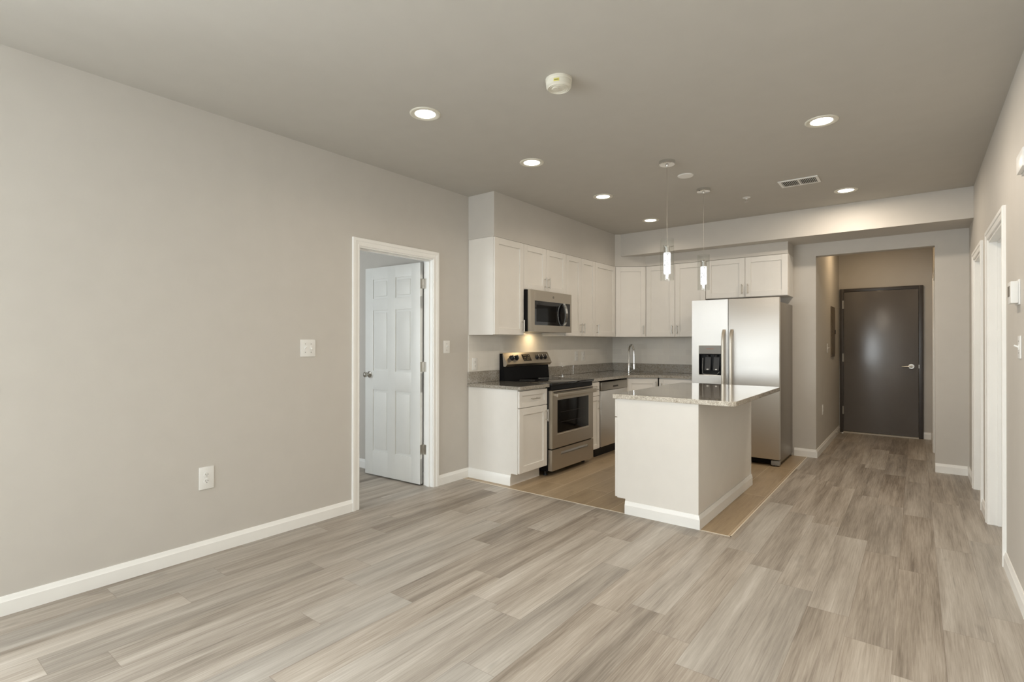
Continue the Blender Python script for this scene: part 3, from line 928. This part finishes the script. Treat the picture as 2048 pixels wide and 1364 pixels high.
for r in range(3):
    for k in range(5):
        if (r + k) % 4 != 3: box(b, -0.055 + k * 0.023, -0.055 + k * 0.023 + 0.014, -0.0028, -0.0018, 0.020 - r * 0.021, 0.026 - r * 0.021, 0, 1, mtx(0.385, 0.070, 0.001))
obj('button_marks', b, M['digits'], dp)

# dishwasher
DW0, DW1 = 5.312, 5.985
w = DW1 - DW0
t = thing('dishwasher', 'stainless dishwasher with dark control strip right of the narrow cabinet', 'dishwasher', (0, DW0, 0), LEFT)
b = BM(); box(b, 0.004, w - 0.004, -0.600, -0.01, 0.11, 0.866, 0.002, 1); obj('body', b, M['black'], t)
b = BM(); box(b, 0.004, w - 0.004, -0.642, -0.600, 0.125, 0.762, 0.006, 2); dr = obj('door', b, M['steel_fridge'], t)
b = BM(); box(b, 0.004, w - 0.004, -0.646, -0.600, 0.766, 0.862, 0.006, 2); cp = obj('control_panel', b, M['steel_dark'], t)
b = BM(); box(b, w * 0.42, w * 0.62, -0.6475, -0.640, 0.792, 0.812, 0.003, 2); obj('grip_recess', b, M['dark_slot'], cp)
b = BM(); box(b, 0.004, w - 0.004, -0.55, -0.54, 0.0, 0.11); obj('toe_kick', b, M['black'], t)

# microwave
MW0, MW1, MZ0, MZ1 = 4.256, 5.046, 1.424, 1.850
w = MW1 - MW0; h = MZ1 - MZ0
t = thing('microwave', 'stainless over-the-range microwave with curved handle, above the range', 'microwave', (0, MW0, MZ0), LEFT)
b = BM(); box(b, 0, w, -0.375, -0.010, 0.0, h, 0.002, 1); obj('body', b, M['black'], t)
b = BM(); fy = -0.410
wx0, wx1, wz0, wz1 = 0.075, w - 0.03, 0.070, 0.318
for a in ((0, wx0, 0, h), (wx1, w, 0, h), (wx0, wx1, 0, wz0), (wx0, wx1, wz1, h)): box(b, a[0], a[1], fy, -0.376, a[2], a[3], 0.001, 1)
dr = obj('door', b, M['steel'], t)
b = BM(); box(b, wx0, wx1, fy + 0.003, -0.380, wz0, wz1); wn = obj('window', b, M['black_glass'], dr)
b = BM(); box(b, wx0 + 0.035, wx0 + 0.40, fy + 0.0022, fy + 0.0031, wz0 + 0.035, wz1 - 0.040, 0.0003, 1); obj('screen', b, M['oven_glass'], wn)
b = BM(); box(b, wx1 - 0.115, wx1, fy + 0.0015, fy + 0.0031, wz0, wz1, 0.0005, 1); obj('keypad', b, M['black_plastic'], dr)
b = BM()
hx_ = wx1 - 0.150
pts = [(hx_, fy, wz0 + 0.010 + 0.232 * q) for q in (0, 1)]
hp = []
for k in range(13):
    q = k / 12; hp.append((hx_ + 0.0, fy - 0.012 - 0.040 * math.sin(PI * q) ** 0.6, wz0 + 0.004 + 0.240 * q))
for i in range(12):
    p, q = Vector(hp[i]), Vector(hp[i + 1])
    for dx in (0,):
        vs = [b.verts.new((x, v.y + yy, v.z)) for v in (p, q) for x in (hx_ - 0.020, hx_ + 0.020) for yy in (0, 0.012)]
    b.faces.new((vs[0], vs[2], vs[6], vs[4])); b.faces.new((vs[1], vs[5], vs[7], vs[3])); b.faces.new((vs[0], vs[4], vs[5], vs[1])); b.faces.new((vs[2], vs[3], vs[7], vs[6]))
bmesh.ops.remove_doubles(b, verts=b.verts[:], dist=1e-5)
for zz in (wz0 + 0.008, wz1 - 0.008): box(b, hx_ - 0.020, hx_ + 0.020, fy - 0.020, fy + 0.003, zz - 0.008, zz + 0.008, 0.002, 1)
obj('handle', b, M['chrome'], dr)
b = BM(); lathe(b, [(0.014, 0.0), (0.014, -0.0015), (0.011, -0.002)], (w * 0.53, fy, h - 0.055), 24, axis='y'); bd = obj('badge', b, M['mark'], dr)
b = BM(); box(b, w * 0.58, w * 0.74, -0.18, -0.10, -0.002, 0.001); obj('task_light_lens', b, M['cream'], t)
area('cooktop_light', (0.14, MW0 + w * 0.66, MZ0 - 0.012), (-0.1, 0, -1), 0.16, 0.16, 0.8, (1.0, 0.74, 0.42), 'DISK')

# ------------------------------------------------------------------ refrigerator
FX0, FX1, FY = 1.414, 2.333, 6.070
fw = FX1 - FX0
t = thing('refrigerator', 'stainless side-by-side refrigerator with ice and water dispenser', 'refrigerator', (FX0, YF - 0.02, 0), BACK)
dF = FY - (YF - 0.02)                       # local y of the door faces
b = BM(); box(b, 0.003, fw - 0.003, dF + 0.075, 0, 0.035, 1.752, 0.004, 2); obj('case', b, M['fridge_side'], t)
sp = 1.8155 - FX0
dz0, dz1 = 0.075, 1.800
# freezer door with the dispenser opening
ex0, ex1, ez0, ez1 = 1.487 - FX0 + 0.004, 1.742 - FX0 + 0.002, 0.944, 1.284
b = BM()
for a in ((0, ex0, dz0, dz1), (ex1, sp - 0.003, dz0, dz1), (ex0, ex1, dz0, ez0), (ex0, ex1, ez1, dz1)): box(b, a[0], a[1], dF, dF + 0.062, a[2], a[3])
bmesh.ops.remove_doubles(b, verts=b.verts[:], dist=1e-5)
fz = obj('freezer_door', b, M['steel_fridge'], t, smooth=False)
b = BM(); box(b, sp + 0.003, fw, dF, dF + 0.062, dz0, dz1, 0.005, 2); fd = obj('fridge_door', b, M['steel_fridge'], t)
b = BM(); box(b, 0.005, fw - 0.005, dF + 0.062, dF + 0.075, 0.085, 1.748); obj('gasket', b, M['black_plastic'], t)


def fridge_handle(x, parent):
    b = BM(); n = 24; z0, z1 = 0.44, 1.462; rows = []
    for k in range(n + 1):
        q = k / n; z = z0 + (z1 - z0) * q
        off = 0.052 * min(1, math.sin(PI * q) * 3.2) ** 0.5 if 0 < q < 1 else 0.0
        hw = 0.017
        rows.append([b.verts.new((x + dx, dF - off - dy, z)) for dx, dy in ((-hw, 0.002), (-hw * 0.6, 0.012), (hw * 0.6, 0.012), (hw, 0.002), (hw * 0.6, -0.006), (-hw * 0.6, -0.006))])
    for i in range(n):
        for k in range(6): b.faces.new((rows[i][k], rows[i][(k + 1) % 6], rows[i + 1][(k + 1) % 6], rows[i + 1][k]))
    b.faces.new(rows[0]); b.faces.new(rows[-1])
    obj('handle', b, M['steel'], parent)


fridge_handle(sp - 0.042, fz); fridge_handle(sp + 0.042, fd)
b = BM()
for a in ((ex0 - .003, ex0 + .004, ez0, ez1), (ex1 - .004, ex1 + .003, ez0, ez1), (ex0 - .003, ex1 + .003, ez0 - .004, ez0 + .004), (ex0 - .003, ex1 + .003, ez1 - .003, ez1 + .003)): box(b, a[0], a[1], dF - 0.002, dF + 0.01, a[2], a[3], 0.001, 1)
ds = obj('dispenser', b, M['nickel'], fz)
b = BM(); zc_ = 1.187
box(b, ex0, ex1, dF + 0.060, dF + 0.0635, ez0, ez1); box(b, ex0, ex0 + .003, dF + 0.002, dF + .06, ez0, zc_); box(b, ex1 - .003, ex1, dF + .002, dF + .06, ez0, zc_); box(b, ex0, ex1, dF + .002, dF + .06, ez0 + .001, ez0 + .004); box(b, ex0 + .003, ex1 - .003, dF + .004, dF + .06, zc_ - 0.012, zc_ - 0.004)
obj('recess', b, M['black'], ds)
b = BM(); box(b, ex0 + .004, ex1 - .004, dF - 0.003, dF + 0.012, zc_, ez1 - .003, 0.002, 1); hp_ = obj('control_panel', b, M['grey_plastic'], ds)
b = BM(); box(b, ex0 + 0.085, ex1 - 0.085, dF - 0.0038, dF - 0.0028, 1.242, 1.247); obj('logo_print', b, M['red_ink'], hp_)
cxm = (ex0 + ex1) / 2
for px in (cxm - 0.035, cxm + 0.060):
    b = BM(); extrude_profile(b, [(dF + 0.050, 1.15), (dF + 0.035, 1.05), (dF + 0.022, 1.0), (dF + 0.026, 0.998), (dF + 0.042, 1.05), (dF + 0.056, 1.15)], 'x', px - 0.032, px + 0.032); pd = obj('paddle', b, M['dark_grey'], ds)
    b = BM(); box(b, px - 0.010, px + 0.012, dF + 0.0205, dF + 0.024, 1.004, 1.016, 0.001, 1); obj('paddle_tip', b, M['plastic'], pd)
    b = BM(); cyl(b, (px, dF + 0.03, 1.155), (px, dF + 0.03, 1.180), 0.017, 0.022, seg=20); obj('spout', b, M['black_plastic'], ds)
b = BM(); tube(b, [(cxm - 0.082, dF + 0.012, 1.14), (cxm - 0.088, dF + 0.010, 1.03), (cxm - 0.084, dF + .008, 0.962), (cxm - 0.05, dF + .008, 0.953), (cxm + 0.075, dF + .008, 0.953), (cxm + 0.098, dF + .010, 0.985)], 0.003, 8); obj('recess_edge', b, M['grey_plastic'], ds)
b = BM(); box(b, 0.01, fw - 0.01, dF + 0.055, dF + 0.075, 0.02, 0.072, 0.002, 1)
for k in range(6): box(b, 0.02, fw - 0.09, dF + 0.048, dF + 0.056, 0.026 + k * 0.007, 0.029 + k * 0.007)
gr = obj('grille', b, M['black'], t)
b = BM(); box(b, fw - 0.085, fw - 0.002, dF + 0.015, dF + 0.085, 0.012, 0.062, 0.006, 2); obj('foot_cover', b, M['grey_plastic'], t)
for x0 in (0.05, fw - 0.1):
    b = BM(); cyl(b, (x0, -0.08, 0.018), (x0 + 0.04, -0.08, 0.018), 0.018, seg=16); obj('roller', b, M['black_plastic'], t)
    b = BM(); box(b, x0 - 0.03, x0 + 0.07, dF + 0.01, dF + 0.13, 1.7525, 1.775, 0.004, 2)
    obj('hinge_cover', b, M['grey_plastic'], t)
b = BM(); cyl(b, (fw - 0.05, dF + 0.05, 0.0), (fw - 0.05, dF + 0.05, 0.014), 0.018, seg=16); obj('levelling_foot', b, M['black_plastic'], t); b = BM(); cyl(b, (0.05, dF + 0.07, 0.0), (0.05, dF + 0.07, 0.03), 0.018, seg=16); obj('levelling_foot', b, M['black_plastic'], t)

# ------------------------------------------------------------------ island (doors face the range)
IX0, IX1, IY0, IY1 = 1.612, 2.258, 3.712, 5.190
iw, idp = IY1 - IY0, IX1 - IX0 - 0.021
t = thing('kitchen_island', 'white kitchen island standing on the tile in front of the refrigerator', 'island', (IX1, IY1, 0), RIGHT)
b = BM(); base_body(b, iw, d=idp, kick=0.112, kd=0.068); obj('body', b, M['cab'], t, smooth=False)
for k in range(2):
    x0, x1 = k * iw / 2 + 0.003, (k + 1) * iw / 2 - 0.003
    b = BM(); shaker(b, x0, x1, 0.738, BZ - 0.006, -idp - 0.021); dw = obj('drawer', b, M['cab'], t); pull(dw, (x0 + x1) / 2, 0.80, -idp - 0.021, False, 0.12)
    b = BM(); shaker(b, x0, x1, 0.118, 0.731, -idp - 0.021); dr = obj('door', b, M['cab'], t); pull(dr, x1 - 0.035 if k == 0 else x0 + 0.035, 0.63, -idp - 0.021)
b = BM()
box(b, -0.0035, 0.012, -0.010, 0.0025, BH, BZ - 0.002, 0.001, 1); obj('corner_strip', b, M['cab'], t); b = BM(); box(b, iw - 0.012, iw + 0.0012, -0.010, 0.0012, BH, BZ - 0.002, 0.0004, 1); obj('corner_strip', b, M['cab'], t)
b = BM()
pr = [(0, 0), (BT, 0), (BT, BH * 0.74), (BT * 0.7, BH * 0.82), (BT * 0.6, BH * 0.95), (0.004, BH * 1.06), (0, BH * 1.06)]
n = len(pr)
# mitred base moulding along the seating side (+y local) and the near end (x = iw)
pathpts = [lambda o: (-o, o), lambda o: (iw + o, o), lambda o: (iw + o, -idp + 0.068)]
pathpts[0] = lambda o: (-0.004, o)
rows = [[b.verts.new((*fn(o), z)) for o, z in pr] for fn in pathpts]
for a in range(2):
    for i in range(n): b.faces.new((rows[a][i], rows[a][(i + 1) % n], rows[a + 1][(i + 1) % n], rows[a + 1][i]))
b.faces.new(rows[0]); b.faces.new(rows[2])
obj('base_moulding', b, M['trim'], t)
b = BM(); prism(b, rounded([(1.604, 3.690), (2.508, 3.690), (2.508, 5.205), (1.604, 5.205)], [1, 2], 0.05, 8), CT0, 0.915, bev=0.003)
tag(obj('island_countertop', b, M['granite_island'], smooth=False), 'polished pale speckled granite slab overhanging the white island', 'countertop')

# faucet
t = thing('faucet', 'chrome high-arc pull-down kitchen faucet in the counter corner', 'faucet', (0.446, 6.454, CT1), math.radians(50))
b = BM(); lathe(b, [(0.029, 0), (0.029, 0.012), (0.024, 0.02), (0.021, 0.075), (0.017, 0.115), (0.014, 0.13)], (0, 0, 0), 24); obj('base', b, M['chrome'], t)
b = BM(); pts = [(0, 0, 0.12), (0, 0, 0.285)]
for k in range(1, 13):
    a = PI * k / 12 * 0.97; pts.append((0, -0.075 + 0.075 * math.cos(a), 0.285 + 0.085 * math.sin(a)))
tube(b, pts, 0.0125, 14); obj('neck', b, M['chrome'], t)
b = BM(); p = Vector(pts[-1]); tube(b, [p + Vector((0, 0, 0.004)), p + Vector((0, 0, -0.05)), p + Vector((0, -0.004, -0.16)), p + Vector((0, -0.006, -0.17)), p + Vector((0, -0.008, -0.235))], [0.0125, 0.010, 0.011, 0.018, 0.020], 14); obj('spray_head', b, M['chrome'], t)
b = BM(); cyl(b, (0.015, 0, 0.055), (0.060, 0, 0.055), 0.013, seg=16); tube(b, [(0.058, 0, 0.055), (0.078, 0, 0.075), (0.086, 0, 0.115)], [0.010, 0.008, 0.006], 10); obj('lever', b, M['chrome'], t)

# ------------------------------------------------------------------ ceiling fittings
def downlight(label, x, y, power=2.5, spread=150, group='recessed downlights'):
    t = thing('recessed_light', label, 'ceiling light', (x, y, H), 0, group)
    b = BM(); lathe(b, [(0.096, 0.0), (0.095, -0.004), (0.088, -0.007), (0.070, -0.006), (0.064, -0.0035), (0.063, 0.0)], (0, 0, 0), 48); obj('trim_ring', b, M['cream'], t)
    b = BM(); lathe(b, [(0.0628, 0.0), (0.0628, -0.002), (0.05, -0.0035), (0.0, -0.004)], (0, 0, 0), 40); obj('lens', b, M['lens'], t)
    area('recessed_lamp', (x, y, H - 0.012), (0, 0, -1), 0.11, 0.11, power, (1.0, 0.86, 0.70), 'DISK', math.radians(spread))
    return t


downlight('recessed ceiling light nearest the left wall and camera, first of the left row', 1.047, 2.242)
downlight('recessed ceiling light second from the camera in the left row', 1.061, 3.367)
downlight('recessed ceiling light third from the camera in the left row, above the range', 1.052, 4.575)
downlight('recessed ceiling light farthest back in the left row, near the cabinet corner', 1.023, 5.800)
downlight('large recessed ceiling light at right, nearer the camera, toward the right wall', 2.991, 3.876, 13.0, 180)
downlight('recessed ceiling light at right just in front of the ceiling beam by the hall', 2.954, 5.774, 13.0, 180)

downlight('added out-of-view recessed ceiling light brightening the floor and wall at right', 2.991, 1.980, 12.0, 180)  # extra unseen downlight, added to light the floor and wall at right


def pendant(label, x, y):
    t = thing('pendant_light', label, 'pendant light', (x, y, H), 0, 'glass cylinder pendants over the island')
    b = BM(); lathe(b, [(0.062, 0.0), (0.062, -0.024), (0.058, -0.028), (0.012, -0.030), (0.008, -0.042), (0.0, -0.043)], (0, 0, 0), 36); obj('canopy', b, M['chrome'], t)
    b = BM(); cyl(b, (0, 0, -0.04), (0, 0, -0.665), 0.0016, seg=8); obj('cable', b, M['nickel'], t)
    b = BM(); lathe(b, [(0.0, -0.660), (0.010, -0.662), (0.012, -0.672), (0.026, -0.675), (0.026, -0.722), (0.0, -0.723)], (0, 0, 0), 28)
    for a in (0.3, 0.3 + PI * 2 / 3, 0.3 + PI * 4 / 3):
        cyl(b, (0, 0, -0.678), (0.052 * math.cos(a), 0.052 * math.sin(a), -0.672), 0.0035, seg=8)
    obj('socket', b, M['chrome'], t)
    b = BM(); lathe(b, [(0.0, -0.723), (0.026, -0.724), (0.0275, -0.728), (0.0275, -0.882), (0.025, -0.888), (0.0, -0.889)], (0, 0, 0), 28); obj('core', b, M['bubble'], t)
    b = BM(); cyl(b, (0, 0, -0.889), (0, 0, -0.925), 0.012, 0.006, seg=16); obj('finial', b, M['bubble'], t)
    b = BM(); lathe(b, [(0.051, -0.612), (0.053, -0.612), (0.053, -0.940), (0.051, -0.940), (0.051, -0.612)], (0, 0, 0), 40); obj('glass_shade', b, M['glass'], t)
    l = bpy.data.lights.new('pendant_lamp', 'POINT'); l.energy = 1.0; l.shadow_soft_size = 0.05; l.color = (0.98, 0.98, 1.0)
    o = bpy.data.objects.new('pendant_lamp', l); C.objects.link(o); o.location = (x, y, H - 0.98)
    return t


pendant('clear glass pendant over the near half of the island', 1.921, 3.996)
pendant('clear glass pendant over the far half of the island, nearer the refrigerator', 1.912, 4.918)

t = thing('smoke_detector', 'round cream smoke detector with yellow sticker, on the ceiling nearest the camera', 'smoke detector', (1.936, 2.395, H))
b = BM(); lathe(b, [(0.072, 0), (0.072, -0.010), (0.068, -0.014), (0.068, -0.020), (0.070, -0.022), (0.068, -0.042), (0.060, -0.048), (0.030, -0.050), (0.0, -0.050)], (0, 0, 0), 44); obj('body', b, M['cream'], t)
b = BM()
for r in (0.034, 0.046, 0.056): lathe(b, [(r, -0.0475), (r + 0.002, -0.0515), (r + 0.004, -0.0475)], (0, 0, 0), 40)
lathe(b, [(0.020, -0.049), (0.018, -0.054), (0.0, -0.055)], (-0.012, -0.012, 0), 24)
obj('grille', b, M['cream'], t)
b = BM()
ang0 = math.atan2(0 - 2.395, 3.4708 - 1.936) - 0.18
for k in range(5):
    a0, a1 = ang0 - 0.22 + k * 0.088, ang0 - 0.22 + (k + 1) * 0.088
    b.faces.new([b.verts.new((0.0705 * math.cos(a), 0.0705 * math.sin(a), z)) for a, z in ((a0, -0.040), (a1, -0.040), (a1, -0.0235), (a0, -0.0235))])
st = obj('sticker', b, M['yellow'], t)
b = BM()
for k in range(4):
    a0, a1 = ang0 - 0.17 + k * 0.085, ang0 - 0.17 + (k + 0.75) * 0.085
    b.faces.new([b.verts.new((0.0712 * math.cos(a), 0.0712 * math.sin(a), z)) for a, z in ((a0, -0.034), (a1, -0.034), (a1, -0.030), (a0, -0.030))])
obj('print', b, M['ink'], st)

b = BM(); lathe(b, [(0.066, 0), (0.066, -0.003), (0.060, -0.008), (0.0, -0.009)], (0, 0, 0), 40)
o = tag(obj('ceiling_cover_plate', b, M['plastic']), 'plain white round cover plate on the ceiling between the two pendant canopies', 'cover plate'); o.location = (1.915, 4.43, H)
t = thing('sprinkler_head', 'small fire sprinkler head on the ceiling near the beam, left of the air vent', 'sprinkler', (2.154, 5.467, H))
b = BM(); lathe(b, [(0.036, 0), (0.035, -0.004), (0.022, -0.006), (0.012, -0.008), (0.012, -0.016)], (0, 0, 0), 28); obj('escutcheon', b, M['plastic'], t)
b = BM()
for s in (-1, 1): tube(b, [(s * 0.010, 0, -0.014), (s * 0.015, 0, -0.026), (s * 0.005, 0, -0.040)], 0.0025, 8)
obj('frame', b, M['nickel'], t)
b = BM(); lathe(b, [(0.004, -0.038), (0.018, -0.042), (0.018, -0.044), (0.0, -0.044)], (0, 0, 0), 24); obj('deflector', b, M['nickel'], t)

t = thing('air_vent', 'white rectangular air supply vent with two louver banks, on the ceiling', 'vent', (2.655, 5.205, H))
b = BM()
for a in ((-0.155, 0.155, -0.105, -0.082), (-0.155, 0.155, 0.082, 0.105), (-0.155, -0.132, -0.082, 0.082), (0.132, 0.155, -0.082, 0.082), (-0.008, 0.008, -0.082, 0.082)): box(b, a[0], a[1], a[2], a[3], -0.009, 0, 0.002, 1)
obj('frame', b, M['plastic'], t)
b = BM(); box(b, -0.134, 0.134, -0.084, 0.084, -0.0015, -0.0003); obj('duct', b, M['dark_slot'], t)
for s in (-1, 1):
    b = BM()
    for k in range(9):
        x = s * (0.016 + k * 0.0135)
        m = Matrix.Translation((x, 0, -0.007)) @ Matrix.Rotation(0.75, 4, 'Y')
        box(b, -0.0065, 0.0065, -0.082, 0.082, -0.0007, 0.0007, 0, 1, m)
    obj('louver', b, M['plastic'], t)


# ------------------------------------------------------------------ switches, outlets, wall fittings (local: plate on y = 0, facing -y)
def plate(b, w, h, t=0.006): box(b, -w / 2, w / 2, -t, 0, -h / 2, h / 2, 0.003, 2)


def switch(label, loc, rz, gangs, up=(1, 1), w=None, h=0.118, group='light switches'):
    t = thing('light_switch', label, 'light switch', loc, rz, group)
    w = w or (0.075 if gangs == 1 else 0.118)
    b = BM(); plate(b, w, h); obj('cover_plate', b, M['plastic'], t)
    for g in range(gangs):
        x = 0 if gangs == 1 else (-0.023 + g * 0.046)
        b = BM(); box(b, x - 0.0055, x + 0.0055, -0.008, -0.005, -0.013, 0.013)
        s = 1 if up[g] else -1
        box(b, -0.004, 0.004, -0.020, 0.0, -0.004, 0.004, 0.001, 1, Matrix.Translation((x, -0.006, 0)) @ Matrix.Rotation(s * -0.5, 4, 'X'))
        tg = obj('toggle', b, M['plastic'], t)
        for dz in (-0.03, 0.03):
            b = BM(); cyl(b, (x, -0.0055, dz), (x, -0.0072, dz), 0.003, seg=10); obj('screw', b, M['mark'], t)
    return t


def outlet(label, loc, rz, w=0.076, h=0.120, group='wall outlets'):
    t = thing('wall_outlet', label, 'outlet', loc, rz, group)
    b = BM(); plate(b, w, h); obj('cover_plate', b, M['plastic'], t)
    for dz in (-0.020, 0.020):
        b = BM(); lathe(b, [(0.0165, -0.005), (0.0165, -0.0085), (0.0155, -0.009), (0.0, -0.009)], (0, 0, dz), 24, axis='y'); r = obj('receptacle', b, M['plastic'], t)
        b = BM()
        for dx in (-0.006, 0.006): box(b, dx - 0.0012, dx + 0.0012, -0.0095, -0.0085, dz - 0.0015, dz + 0.0065)
        cyl(b, (0, -0.0085, dz - 0.008), (0, -0.0095, dz - 0.008), 0.0024, seg=10)
        obj('slot', b, M['dark_slot'], r)
    return t


switch('double toggle light switch on the left wall, left of the open door', (0.0, 2.075, 1.272), LEFT, 2, (1, 0), w=0.116, h=0.124)
switch('single toggle light switch on the wall strip between the open door and the cabinets', (0.0, 3.480, 1.272), LEFT, 1, w=0.082, h=0.118)
switch('single toggle light switch below the thermostat on the right wall', (W, 3.66, 1.292), RIGHT, 1, h=0.115)
switch('light switch on the hall wall below the breaker panel', (HX0, 7.80, 1.245), LEFT, 1)
outlet('white duplex outlet low on the left wall', (0.0, 1.396, 0.476), LEFT, 0.086, 0.138)
outlet('outlet on the backsplash left of the range', (0.009, 3.865, 1.100), LEFT)
outlet('outlet on the backsplash right of the range, left of a pair', (0.009, 5.825, 1.140), LEFT)
outlet('outlet on the backsplash nearest the faucet, right of a pair', (0.009, 6.000, 1.138), LEFT)
outlet('outlet low on the left wall of the hall', (HX0, 7.36, 0.50), LEFT)

t = thing('thermostat', 'white wall thermostat on the right wall above the light switch', 'thermostat', (W, 3.71, 1.572), RIGHT)
b = BM(); box(b, -0.062, 0.062, -0.007, 0, -0.064, 0.064, 0.003, 2); obj('back_plate', b, M['plastic'], t)
b = BM(); box(b, -0.056, 0.056, -0.036, -0.007, -0.056, 0.056, 0.004, 2); bdy = obj('body', b, M['plastic'], t)
b = BM(); box(b, -0.040, 0.025, -0.0375, -0.0355, -0.020, 0.035, 0.001, 1); obj('display', b, M['mark'], bdy)
t = thing('door_chime', 'white chime box high on the right wall at the photo edge', 'chime', (W, 3.42, 2.172), RIGHT)
b = BM(); box(b, -0.10, 0.10, -0.012, 0, -0.050, 0.050, 0.003, 2); obj('base', b, M['plastic'], t)
b = BM(); box(b, -0.092, 0.092, -0.030, -0.012, -0.044, 0.044, 0.005, 2); obj('cover', b, M['plastic'], t)

t = thing('breaker_panel', 'grey steel breaker panel set in the left wall of the hall by the entry door', 'electrical panel', (HX0, 8.315, 1.465), LEFT)
b = BM(); box(b, -0.185, 0.185, -0.012, 0, -0.340, 0.340, 0.002, 1); obj('trim_frame', b, M['panel'], t)
b = BM(); box(b, -0.150, 0.150, -0.018, -0.012, -0.300, 0.300, 0.002, 1); dr = obj('door', b, M['panel'], t)
b = BM(); box(b, 0.118, 0.138, -0.026, -0.018, -0.03, 0.03, 0.002, 1); obj('latch', b, M['black_plastic'], dr)
b = BM()
pts = []
for k in range(61):
    a = k / 60 * 2 * PI * 7; pts.append((0.010 * math.cos(a), -0.015 - 0.055 * k / 60, 0.010 * math.sin(a)))
t = thing('door_stop', 'little white-tipped spring door stop on the hall baseboard near the entry door', 'door stop', (HX0 + BT, 8.62, 0.055), LEFT)
tube(b, pts, 0.0018, 6); cyl(b, (0, 0, 0), (0, -0.016, 0), 0.011, seg=14); obj('spring', b, M['nickel'], t)
b = BM(); cyl(b, (0, -0.070, 0), (0, -0.086, 0), 0.011, seg=14); obj('tip', b, M['plastic'], t)

# hall ceiling lamp, out of frame behind the header
t = thing('recessed_light', 'recessed light in the hall ceiling, hidden behind the header', 'ceiling light', (2.98, 8.05, H), 0, 'recessed downlights')
b = BM(); lathe(b, [(0.096, 0.0), (0.095, -0.004), (0.088, -0.007), (0.070, -0.006), (0.064, -0.0035), (0.063, 0.0)], (0, 0, 0), 48); obj('trim_ring', b, M['cream'], t)
b = BM(); lathe(b, [(0.0628, 0.0), (0.0628, -0.002), (0.05, -0.0035), (0.0, -0.004)], (0, 0, 0), 40); obj('lens', b, M['lens'], t)
area('recessed_lamp', (2.98, 8.05, H - 0.012), (0, 0, -1), 0.11, 0.11, 6.0, (1.0, 0.72, 0.42), 'DISK')
